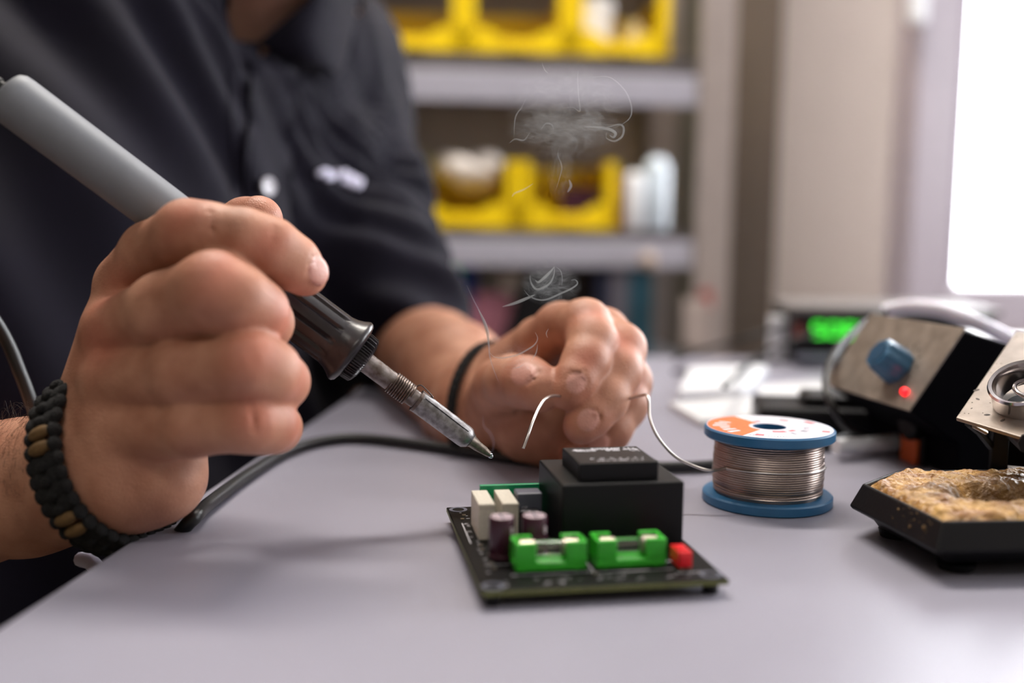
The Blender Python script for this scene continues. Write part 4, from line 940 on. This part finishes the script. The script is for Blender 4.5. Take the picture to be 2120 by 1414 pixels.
# ================= PERSON =================
def V3(v): return np.array([v[0],v[1],v[2]],np.float32)
CAMP=Vector((0,0,CAMZ))
class Hand:
    """fingers: list of chains [(px,py,depth,radius mm)...]; palm: list of chains; nails"""
    def __init__(s,fingers,palm,nails,kp=.006,kf=.0010,knuckles=(),creases=(),holes=(),fine=.0009,kpp=.012):
        cv=lambda L:[(V3(W(x,y,d)),r*.001) for x,y,d,r in L]
        s.f=[cv(q) for q in fingers]; s.p=[cv(q) for q in palm]; s.kp=kp; s.kf=kf
        s.kn=[(V3(W(x,y,d)),r*.001) for x,y,d,r in knuckles]
        s.cr=[(V3(W(a[0],a[1],a[2])),V3(W(b[0],b[1],b[2])),r*.001) for a,b,r in creases]
        s.ho=cv
        s.nails=[]
        for (c,tipp,nd,w,l,rr) in nails:       # centre, towards the tip, facing point, half width, half length (mm)
            c=W(*c); t=(W(*tipp)-c).normalized(); n=Vector(nd).normalized(); n=(n-t*n.dot(t)).normalized(); x=t.cross(n); c=c+n*(rr*.001-.0004)
            s.nails.append((V3(c),np.array([V3(x),V3(t),V3(n)]),w*.001,l*.001))
        s.h=fine; s.kpp=kpp
    def raw(s,P):
        pal=None
        for q in s.p:
            e=chain(P,q,.006) if len(q)>1 else np.sqrt(((P-q[0][0])**2).sum(1))-q[0][1]
            pal=e if pal is None else smin(pal,e,s.kpp)
        tot=pal
        for q in s.f:
            e=chain(P,q,.0035); e=smin(e,pal,s.kp); tot=smin(tot,e,s.kf)
        return tot
    def __call__(s,P):
        d=s.raw(P)
        for a,b,r in s.cr: d=smax(d,-(cap(P,a,b,r,r*.6)),.0012)
        for c,R,w,l in s.nails:
            e=elli(P,c,(w*1.08,l*1.08,.0011),R); d=smax(d,-e,.0006)
            e=elli(P,c-R[2]*.0004,(w,l,.0014),R); d=smin(d,e,.0002)
        return d
    def tint(s,v):
        v=v.astype(np.float32); c=np.zeros((len(v),4)); c[:,3]=1
        for k,r in s.kn: c[:,0]=np.maximum(c[:,0],.55*np.exp(-((v-k)**2).sum(1)/(r*r)))
        for q in s.f: k,r=q[-1]; c[:,0]=np.maximum(c[:,0],.4*np.exp(-((v-k)**2).sum(1)/(.011**2)))
        for k,R,w,l in s.nails:
            q=(v-k)@R.T; e=(q[:,0]/w)**2+(q[:,1]/l)**2; m=(q[:,2]>-.0045)&(q[:,2]<.006)
            c[:,1]=np.maximum(c[:,1],np.where(m,np.clip((1.05-e)*3,0,.8),0)); c[:,0]*=1-c[:,1]*.8
        return c
def bounds(chains,pad):
    a=np.array([p for q in chains for p,r in q]); r=max(r for q in chains for p,r in q)
    return a.min(0)-r-pad,a.max(0)+r+pad
# ---- hand holding the iron (near) ----
idx=[(268,588,.372,12.0),(318,526,.358,11.2),(390,482,.341,10.8),(430,484,.337,10.0),(505,492,.336,9.4),(560,512,.339,9.5),(606,544,.344,8.9),(632,568,.348,7.6)]
mid=[(245,690,.360,12.5),(345,640,.338,12.2),(444,602,.325,12.4),(488,622,.326,11.4),(528,646,.332,10.4),(546,668,.342,9.4),(520,700,.356,8.4)]
rin=[(245,790,.354,12.6),(385,772,.334,11.4),(514,756,.324,11.0),(556,770,.328,10.0),(580,790,.338,9.2),(572,790,.352,8.4),(540,775,.362,8.0)]
pin=[(255,888,.352,12),(400,884,.334,9.6),(520,873,.328,9.8),(556,880,.334,9.0),(571,886,.344,8.2),(560,880,.354,7.6),(530,865,.362,7.2)]
thb=[(300,760,.392,14),(360,620,.404,12.5),(455,508,.402,11.0),(508,464,.394,9.8),(536,454,.386,9.0)]
palm=[[(212,950,.378,17),(282,610,.376,12.5)],[(208,955,.376,18),(262,695,.368,14)],[(205,965,.372,19),(258,800,.364,15)],[(210,980,.368,20),(264,900,.358,16)],
      [(190,980,.368,20),(270,992,.359,16.5),(334,990,.356,13.6)],[(215,960,.380,17),(300,760,.392,14)],
      [(200,980,.374,21.5),(120,995,.380,22.0),(60,1008,.385,24.0),(-60,1020,.402,27),(-330,1000,.47,38)],[(300,800,.368,14),(330,900,.366,14),(320,980,.362,14)]]
rk=[(388,450,.331,8),(450,565,.316,9),(520,730,.316,9),(525,860,.320,8),(560,500,.330,6),(585,660,.33,8),(605,790,.33,8),(600,885,.335,8),(215,600,.35,11),(205,700,.345,11)]
tocam=lambda x,y,d:(CAMP-W(x,y,d))
rn=[((626,562,.347),(640,584,.3495),tuple(tocam(634,560,.3425)+Vector((.24,0,.16))),5.0,5.6,8.3)]
rc=[((436,442,.330),(444,490,.3262),.7),((571,470,.331),(560,500,.3285),.5),((520,712,.3135),(530,765,.3125),.6),((522,842,.3185),(528,895,.3185),.7)]
RH=Hand([idx,mid,rin,pin,thb],palm,rn,kp=.007,kf=.0022,kpp=.009,knuckles=rk,creases=rc)
# ---- far hand ----
lidx=[(1120,712,.485,12.5),(1160,680,.470,11.8),(1212,672,.452,11.2),(1226,706,.440,10.6),(1212,752,.430,9.9),(1190,792,.424,9.0),(1176,812,.421,7.6)]
lmid=[(1185,680,.497,12.5),(1248,690,.468,11.6),(1284,722,.452,11.2),(1276,772,.440,10.6),(1250,828,.430,9.8),(1220,862,.425,9.0),(1204,882,.423,7.8)]
lrin=[(1225,700,.505,12),(1282,745,.474,10.8),(1300,790,.464,10.6),(1292,840,.454,10.0),(1262,890,.446,9.2),(1230,920,.443,8.4)]
lpin=[(1200,760,.510,11.5),(1270,830,.480,9.6),(1268,880,.470,9.2),(1230,925,.462,8.6),(1196,950,.460,7.6)]
lthb=[(1020,840,.500,15.5),(1040,800,.470,13.2),(1062,790,.450,11.8),(1092,792,.434,11.0),(1116,802,.427,9.4),(1122,810,.425,8.6)]
lpalm=[[(1010,850,.520,24),(1120,715,.490,13)],[(1015,850,.525,24),(1180,690,.505,13.5)],[(1020,860,.525,22),(1215,720,.510,13)],[(1030,870,.525,20),(1200,770,.512,13)],
       [(1040,870,.510,17),(1090,878,.482,14.5),(1130,880,.474,12)],[(1120,890,.480,13),(1175,940,.474,9)],
       [(1015,855,.522,25),(975,843,.552,26.5),(937,778,.605,32.0),(897,752,.665,34),(862,726,.715,34)]]
lk=[(1226,668,.44,8),(1290,715,.44,8),(1300,780,.452,8),(1080,770,.43,7),(1212,745,.42,6)]
ln=[((1104,798,.4300),(1124,804,.427),tuple(tocam(1106,793,.415)+Vector((.03,0,.14))),5.6,6.6,10.0),
    ((1183,803,.4225),(1174,820,.421),tuple(tocam(1181,806,.412)+Vector((.05,0,.02))),4.3,5.0,8.2),
    ((1211,874,.424),(1198,892,.423),tuple(tocam(1206,872,.416)+Vector((.03,0,0))),4.6,5.2,8.3),
    ((1236,916,.4435),(1220,930,.443),tuple(tocam(1222,920,.43)+Vector((.03,0,0))),4.4,5.0,8.6)]
LH=Hand([lidx,lmid,lrin,lpin,lthb],lpalm,ln,kp=.006,kf=.0016,knuckles=lk,creases=[((1160,700,.4585),(1150,760,.466),1.0),((1010,846,.482),(1080,850,.4600),1.0)],fine=.0011)
# ---- trunk, neck, head ----
def Wv(x,y,d): return V3(W(x,y,d))
NK0=Wv(535,40,.81); NK1=Wv(550,-110,.765); HC=Wv(560,-425,.745)
HF=Vector((.55,-.62,-.56)).normalized(); HU=(Vector((0,0,1))-HF*HF.z).normalized(); HX=HF.cross(HU)
HR=np.array([V3(HX),V3(HF),V3(HU)])
hd_=lambda x,y,z:HC+HR[0]*x+HR[1]*y+HR[2]*z
def trunk(P):
    d=cap(P,NK0,NK1,.054,.055)
    d=smin(d,cap(P,Wv(518,75,.718),Wv(556,-60,.705),.026,.040),.03)
    e=elli(P,hd_(0,-.01,.05),(.077,.098,.105),HR); e=smin(e,elli(P,hd_(0,.035,-.035),(.060,.066,.075),HR),.03)
    e=smin(e,elli(P,hd_(0,.078,-.085),(.024,.022,.018),HR),.02)      # chin
    e=smin(e,cap(P,hd_(0,.092,.022),hd_(0,.118,-.012),.008,.013),.012)  # nose
    for s in(-1,1):
        e=smax(e,-elli(P,hd_(s*.032,.105,.018),(.017,.016,.012),HR),.012); e=smin(e,elli(P,hd_(s*.032,.087,.018),(.0135,.0135,.0115),HR),.003)
        e=smin(e,elli(P,hd_(s*.079,-.005,.0),(.010,.020,.032),HR),.006)
        e=smin(e,cap(P,hd_(s*.018,.094,.036),hd_(s*.048,.084,.036),.006,.005),.01)
    e=smin(e,cap(P,hd_(-.022,.094,-.045),hd_(.022,.094,-.045),.008,.008),.008); e=smax(e,-cap(P,hd_(-.024,.107,-.046),hd_(.024,.107,-.046),.0025,.0025),.004)
    d=smin(d,e,.035)
    t=cap(P,Wv(520,190,.84),Wv(230,850,.72),.11,.13); t=smin(t,cap(P,Wv(620,230,.89),Wv(150,200,.67),.04,.05),.04)
    t=smin(t,cap(P,Wv(630,230,.885),Wv(738,600,.745),.045,.040),.04); t=smin(t,cap(P,Wv(738,600,.745),Wv(862,726,.715),.040,.033),.03)
    t=smin(t,cap(P,Wv(-60,180,.60),Wv(-330,1000,.47),.05,.040),.04)
    return smin(d,t,.04)
parts=[]
def grab(fn,lo,hi,h,tint,rl=2):
    v,f=surf(fn,lo,hi,h); v=relax(v,f,rl,.5); parts.append((v,f,tint(v) if tint else np.tile([0,0,0,1.],(len(v),1)))); print('surf',len(v))
lo,hi=bounds(RH.f+RH.p,.004); lo[0]=max(lo[0],Wv(-45,1000,.40)[0]); grab(RH,lo,hi,RH.h,RH.tint)
rarm=lambda P:cap(P,Wv(-40,1019,.399),Wv(-330,1000,.47),.0268,.038)
l2,h2=bounds([[(Wv(-40,1019,.399),.03),(Wv(-330,1000,.47),.04)]],.01); grab(rarm,l2,h2,.004,None)
lo,hi=bounds(LH.f+LH.p,.004); grab(LH,lo,hi,LH.h,LH.tint)
def ttint(v):
    c=np.zeros((len(v),4)); c[:,3]=1; q=(v-HC)@HR.T
    m=(q[:,2]<-.03)&(q[:,1]>-.03); c[:,2]=np.where(m,.45,0)
    return c
grab(trunk,np.array([-.50,.35,.55]),np.array([0.06,1.05,1.40]),.005,ttint)
off=0;vs=[];fs=[];cs=[]
for v,f,c in parts: vs.append(v); fs.append(f+off); cs.append(c); off+=len(v)
me=mesh_np('body',np.concatenate(vs),np.concatenate(fs),np.concatenate(cs))
body=link('person',me,M['skin']); tag(body,'person in a dark navy polo shirt soldering, one hand on the iron','person')
# ---- polo shirt ----
def fold(P,amp,fr,dirv,ph=0,bend=0): 
    q=P@np.array(dirv,np.float32)
    return amp*np.sin(q*fr+ph+bend*np.sin(P[:,2]*14+P[:,0]*9))
sn=np.array([.57,.82,0],np.float32)
shA=[(Wv(480,200,.83),.135),(Wv(330,480,.77),.150),(Wv(190,850,.70),.150),(Wv(90,1320,.62),.160)]
def shirt(P):
    d=chain(P,shA,.05)
    d=smin(d,cap(P,Wv(640,160,.895),Wv(500,150,.84),.082,.10),.05)
    d=smin(d,cap(P,Wv(160,200,.66),Wv(60,600,.60),.115,.115),.06)
    d=smin(d,cap(P,Wv(60,600,.60),Wv(10,1200,.55),.115,.125),.06)
    sl=chain(P,[(Wv(632,170,.90),.076),(Wv(688,420,.825),.076),(Wv(738,590,.745),.062),(Wv(835,668,.722),.047)],.03)
    ax_=Wv(905,760,.66)-Wv(800,620,.745); ax_/=np.linalg.norm(ax_); sl=smax(sl,(P-Wv(866,704,.690))@ax_,.006)
    d=smin(d,sl,.022)
    s2=chain(P,[(Wv(-40,200,.62),.085),(Wv(-230,700,.53),.075)],.03); d=smin(d,s2,.03)
    # folds: long soft drapes, gathered under the arm
    a=P-Wv(600,60,.82); rr=np.sqrt((a*a).sum(1))+1e-3
    t1=(P@sn)/np.maximum(.10,rr)                      # fans out from the left collar
    w=np.clip((rr-.06)/.1,0,1)
    d=d+.0040*w*np.sin(t1*17+P[:,2]*9)+.0022*w*np.sin((P@sn)*95+P[:,2]*22+1.3)
    b=P-Wv(735,640,.745); rb=np.sqrt((b*b).sum(1)); d=d+.0038*np.exp(-(rb/.11)**2)*np.sin(P[:,2]*120+P[:,0]*60)
    c=P-Wv(650,330,.80); rc_=np.sqrt((c*c).sum(1)); d=d+.004*np.exp(-(rc_/.09)**2)*np.sin(P[:,0]*110-P[:,2]*70)
    # neck opening
    d=smax(d,-cap(P,Wv(575,20,.80),Wv(540,-140,.74),.066,.072),.008)
    d=smax(d,-cap(P,Wv(514,66,.68),Wv(548,-60,.64),.024,.050),.008)
    return d
v,f=surf(shirt,np.array([-.58,.25,.48]),np.array([.08,1.10,1.20]),.0045); v=relax(v,f,3,.5); print('shirt',len(v))
sh=link('polo_shirt',mesh_np('polo_shirt',v,f),M['shirt'],body)
tree=BVHTree.FromPolygons([Vector(q) for q in v],[tuple(q) for q in f])
def on(px,py,off=.002):                    # a point on the cloth with its outward normal
    r=ray(px,py).normalized(); h=tree.ray_cast(CAMP,r)
    if h[0] is None: return None,None
    n=h[1]; n=n if n.dot(r)<0 else -n
    return h[0]+n*off,n
def patch(name,polyrows,m,th,off,parent,lift=None):
    """rows of (px,py) points laid on the cloth, given thickness"""
    R=len(polyrows); Cn=len(polyrows[0]); P=[];last=None
    for i,row in enumerate(polyrows):
        for j,(x,y) in enumerate(row):
            l=lift(i/(R-1),j/(Cn-1)) if lift else 0
            p,n=on(x,y,off+l)
            if p is None: p=last[0].copy() if last else W(x,y,.70); n=last[1] if last else Vector((.6,-.8,0))
            if last and (p-last[0]).length>.12: p=last[0].lerp(p,.15)
            last=(p,n); P.append((p,n))
    # smooth the sheet a little
    pts=[p for p,n in P]
    for _ in range(3):
        q=pts[:]
        for i in range(R):
            for j in range(Cn):
                nb=[pts[a*Cn+b] for a,b in((i-1,j),(i+1,j),(i,j-1),(i,j+1)) if 0<=a<R and 0<=b<Cn]; q[i*Cn+j]=pts[i*Cn+j]*.5+sum(nb,Vector())/len(nb)*.5 if 0<i<R-1 and 0<j<Cn-1 else pts[i*Cn+j]
        pts=q
    top=pts; bot=[p-n*th for p,(_,n) in zip(pts,P)]; nv=len(top); mb=MB(); F=[]
    for i in range(R-1):
        for j in range(Cn-1):
            a,b,c,e=i*Cn+j,i*Cn+j+1,(i+1)*Cn+j+1,(i+1)*Cn+j; F+=[(a,b,c,e),(nv+e,nv+c,nv+b,nv+a)]
    edge=[j for j in range(Cn)]+[i*Cn+Cn-1 for i in range(1,R)]+[(R-1)*Cn+j for j in range(Cn-2,-1,-1)]+[i*Cn for i in range(R-2,0,-1)]
    for a,b in zip(edge,edge[1:]+edge[:1]): F.append((a,b,nv+b,nv+a))
    mb.add(top+bot,F,True); return mb.build(name,m,parent)
def grid(q,nu,nv_):     # bilinear rows from four corners (or two polylines)
    A,B=q; out=[]
    def samp(L,t):
        t=t*(len(L)-1); i=min(int(t),len(L)-2); f_=t-i; return (L[i][0]*(1-f_)+L[i+1][0]*f_,L[i][1]*(1-f_)+L[i+1][1]*f_)
    for i in range(nu):
        a=samp(A,i/(nu-1)); b=samp(B,i/(nu-1)); out.append([(a[0]+(b[0]-a[0])*j/(nv_-1),a[1]+(b[1]-a[1])*j/(nv_-1)) for j in range(nv_)])
    return out
pk=patch('button_placket',grid(([(512,130),(508,250),(500,380),(498,560)],[(606,150),(604,250),(596,380),(590,560)]),26,8),M['shirt'],.0025,.0040,sh)
patch('under_placket',grid(([(470,150),(478,250),(480,380),(478,520)],[(520,140),(512,250),(508,380),(505,520)]),22,5),M['shirt'],.002,.0008,sh)
# collar: shaped sheets standing on the neckline
def sheet(name,rows,th,par,m=M['shirt']):
    Rn=len(rows); Cn=max(len(r) for r in rows); cols=[spline([W(*p) for p in r],4) for r in rows]; nc=len(cols[0]); full=[]
    for j in range(nc): full.append(spline([c[j] for c in cols],4))
    nr=len(full[0]); pts=[full[j][i] for i in range(nr) for j in range(nc)]; mb=MB(); F=[(i*nc+j,i*nc+j+1,(i+1)*nc+j+1,(i+1)*nc+j) for i in range(nr-1) for j in range(nc-1)]
    mb.add(pts,F,True); o=mb.build(name,m,par); s=o.modifiers.new('solid','SOLIDIFY'); s.thickness=th; s.offset=0; s.use_even_offset=False; return o
sheet('collar_leaf',[[(534,92,.672),(594,42,.672),(654,-12,.680),(668,-60,.70)],[(560,104,.668),(620,60,.668),(676,5,.690),(705,-50,.72)],[(588,120,.672),(650,104,.676),(700,60,.712),(728,-30,.75)],[(606,134,.682),(664,136,.690),(706,146,.722),(744,-20,.77)]],.0028,sh)
sheet('collar_leaf',[[(452,-60,.640),(456,-5,.648),(470,45,.654),(484,84,.664),(532,90,.670)],[(405,-60,.628),(420,20,.636),(450,80,.646),(485,118,.655),(528,116,.662)],[(350,-60,.618),(385,40,.628),(440,112,.640),(480,150,.652),(520,150,.660)]],.0028,sh)
sheet('collar_band',[[(478,84,.672),(505,88,.672),(536,88,.676)],[(480,130,.668),(508,134,.668),(540,132,.672)],[(486,170,.664),(512,172,.664),(545,172,.668)]],.0025,sh)
def disc(px,py,r,name,m,par):
    p,n=on(px,py,.0040+.0012); Fm=frame(p,n)
    return MB().lathe([(-.0012,r*.8),(0,r),(.0010,r),(.0016,r*.9),(.0011,r*.7),(.0009,.0001)],32,Mx=Fm).build(name,m,par),Fm
bt,Fm=disc(543,387,.0057,'shirt_button',M['button'],sh)
mb=MB()
for x,y in((.0009,.0009),(-.0009,.0009),(.0009,-.0009),(-.0009,-.0009)): mb.ell(Fm@Vector((x,y,.0012)),(.0004,.0004,.0002),seg=8,rings=4)
tag(mb.build('button_hole',M['blk'],bt),'dark hole')
# embroidered lettering on the chest (soft, unreadable in the picture)
mb=MB(); S=[(655,362),(668,355),(680,360),(672,368),(688,368),(696,356),(704,366),(712,358),(716,372),(726,364),(724,380),(734,370),(740,384),(746,374),(742,388),(728,386),(716,380),(704,376)]
P=[on(x,y,.0014)[0] for x,y in S]; P=[p for p in P if p is not None]
mb.tube(spline(P,4),.0020,8); tag(mb.build('chest_embroidery',M['thread'],sh),'pale embroidered lettering')
# stitched seam on the placket
for x0 in(518,598):
    P=[on(x0-(y-140)*.02,y,.0045)[0] for y in range(150,540,12)]; P=[p for p in P if p is not None]
    mb=MB(); mb.tube(P,.0004,6); mb.build('seam',M['shirt'],pk)
# ---- trousers, belt with buckle ----
def trs(P):
    a=Wv(60,1500,.66); d=cap(P,a,a+np.array([.05,-.0,.0],np.float32),.13,.13)
    pel=np.array([-.33,.62,.52],np.float32)
    for s in(-1,1):
        h=pel+np.array([.06*s*.6,.08*s,-.02],np.float32); kn=h+np.array([.34,-.20,.03],np.float32); ft=kn+np.array([.02,-.0,-.46],np.float32)
        h[2]=.50; kn[2]=.50
        d=smin(d,chain(P,[(h,.095),(kn,.065),(np.array([kn[0]+.02,kn[1],.08],np.float32),.05)],.03),.03)
    return d
v,f=surf(trs,np.array([-.6,.1,.04]),np.array([.25,.95,.72]),.008); v=relax(v,f,2,.5)
tr=link('trousers',mesh_np('trousers',v,f),M['trouser'],body)
mb=MB(); p0=W(168,1158,.40); p1=W(214,1196,.372)
mb.tube(spline([p0,W(188,1164,.392),W(204,1182,.38),p1],6),.0030,10); tag(mb.build('cuff_clip',M['thread'],body),'shiny metal clip')
# dark cloth under the forearm: hem of the shirt bunched over the lap
# ---- hair ----
def hairf(P):
    e=elli(P,hd_(0,-.022,.062),(.083,.100,.106),HR); q=(P-HC)@HR.T
    e=smax(e,(q[:,1]-.045)-np.clip(q[:,2]-.02,0,.1)*.5,.01); e=smax(e,-(q[:,2]-.0)-np.clip(-q[:,1],0,.1)*.6,.01); return e
v,f=surf(hairf,HC-np.float32(.17),HC+np.float32(.2),.005); v=relax(v,f,2); link('hair',mesh_np('hair',v,f),M['ghair'],body)
# eyes
for s in(-1,1):
    c=hd_(s*.032,.0885,.018); mb=MB().ell(c,(.012,.012,.012)); e=mb.build('eye',M['white'],body)
    mb=MB().ell(c+HR[1]*.0085,(.005,.005,.005)); mb.build('iris',M['blk'],e)
# forearm hair
mb=MB(); r=random.Random(11)
bt2=BVHTree.FromPolygons([Vector(q) for q in parts[0][0]],[tuple(q) for q in parts[0][1]])
for i in range(330):
    x=r.uniform(-40,66); y=863+ (r.random()**2.2)*170
    h=bt2.ray_cast(CAMP,ray(x,y).normalized())
    if h[0] is None: continue
    n=h[1]; n=n if n.dot(ray(x,y))<0 else -n
    t=Vector((.5,-.2,.9+r.uniform(-.5,.3))); t=(t-n*t.dot(n)).normalized(); L=.003+r.random()*.004; out=.25+.35*r.random()
    P=[h[0]-n*.0002,h[0]+(t+n*out)*L*.5,h[0]+(t*1.0+n*out*.7+Vector((r.uniform(-.3,.3),0,r.uniform(-.3,.3))))*L]
    mb.tube(P,[.00004,.00003,.00001],4)
for i in range(26):   # wiry ones on the outline
    x=r.uniform(-40,95); h=None
    for y in range(840,900,2):
        h=bt2.ray_cast(CAMP,ray(x,y).normalized())
        if h[0] is not None: break
    if h is None or h[0] is None: continue
    p=h[0]; a=r.uniform(-1,1); L=.004+.004*r.random()
    mb.tube(spline([p,p+Vector((a*.4,0,.8))*L*.6,p+Vector((a+.3,0,.9))*L,p+Vector((a*1.5+.5,0,.6))*L],4),.00004,4)
tag(mb.build('arm_hair',M['hair'],body),kind='stuff')
# ---- bracelets ----
def bracelet(name,label,hand,c0,axis,rows,wd_,m1,beads,thick=.0042,seed=1):
    """knotted band fitted round the wrist surface"""
    c0=Vector(c0); axv=Vector(axis).normalized(); Fm=frame(c0,axv); t=thing(name,label,'bracelet',c0)
    ptree=BVHTree.FromPolygons([Vector(q) for q in hand[0]],[tuple(q) for q in hand[1]])
    bd=[]
    for (tx,ty) in beads:
        best=None
        for i in range(rows):
            a=2*math.pi*i/rows; dv=(Fm.to_3x3()@Vector((math.cos(a),math.sin(a),0)))
            if dv.dot(CAMP-c0)<0: continue
            q=proj(c0+dv*.026); e=abs(q[1]-ty)
            if best is None or e<best[0]: best=(e,i)
        bd+=[best[1],best[1]+1]
    def rad(a):
        d=(Fm.to_3x3()@Vector((math.cos(a),math.sin(a),0))); h=ptree.ray_cast(c0,d); return max(.019,min(.034,h[3])) if h[0] is not None else .027
    rs=[rad(2*math.pi*i/rows) for i in range(rows)]; rs=[(rs[i-2]+rs[i-1]+rs[i]+rs[(i+1)%rows]+rs[(i+2)%rows])/5+.0016 for i in range(rows)]
    mk=MB(); mt=MB()
    for i in range(rows):
        a=2*math.pi*i/rows; arc=2*math.pi*rs[i]/rows
        q=(math.degrees(a))%360; tanb=i in bd
        Rm=Fm.to_3x3()@Matrix.Rotation(a,3,'Z')
        mb=mt if tanb else mk
        base=c0+Rm@Vector((rs[i]+thick*.35,0,0))
        if tanb:
            mb.ell(base+Rm@Vector((thick*.35,0,0)),(thick*.55,arc*.52,wd_*.36),Rm,seg=14,rings=10)
            mk.ell(base+Rm@Vector((0,0,wd_*.40)),(thick*.7,arc*.62,wd_*.14),Rm,seg=10,rings=8); mk.ell(base+Rm@Vector((0,0,-wd_*.40)),(thick*.7,arc*.62,wd_*.14),Rm,seg=10,rings=8)
        else:
            for s in(-1,1):
                R2=Rm@Matrix.Rotation(s*.35,3,'X'); mb.ell(base+Rm@Vector((0,0,s*wd_*.2)),(thick*.5,arc*.80,wd_*.30),R2,seg=12,rings=8)
                mb.ell(base+Rm@Vector((0,0,s*wd_*.44)),(thick*.55,arc*.62,wd_*.12),Rm,seg=10,rings=8)
            mb.ell(base+Rm@Vector((thick*.3,arc*.3,0)),(thick*.45,arc*.42,wd_*.2),Rm,seg=10,rings=8)
    mk.build('knotted_band',m1,t,world=True)
    if beads: tag(mt.build('tan_segment',M['tan'],t,world=True),'tan segments')
    return t,Fm
ra=Wv(150,965,.377)-Wv(60,1008,.385)
bracelet('bracelet','black knotted cord bracelet with tan segments on the near wrist',parts[0],W(240,978,.369),(ra[0]*1.0,ra[1],ra[2]),38,.0140,M['cord'],[(0,915),(0,1050)],seed=2)
la=Wv(1010,850,.52)-Wv(975,845,.552)
bracelet('wristband','thin black band on the far wrist',parts[2],W(1020,856,.520),(la[0]+.03,la[1],la[2]),48,.005,M['cord'],[],thick=.0022)
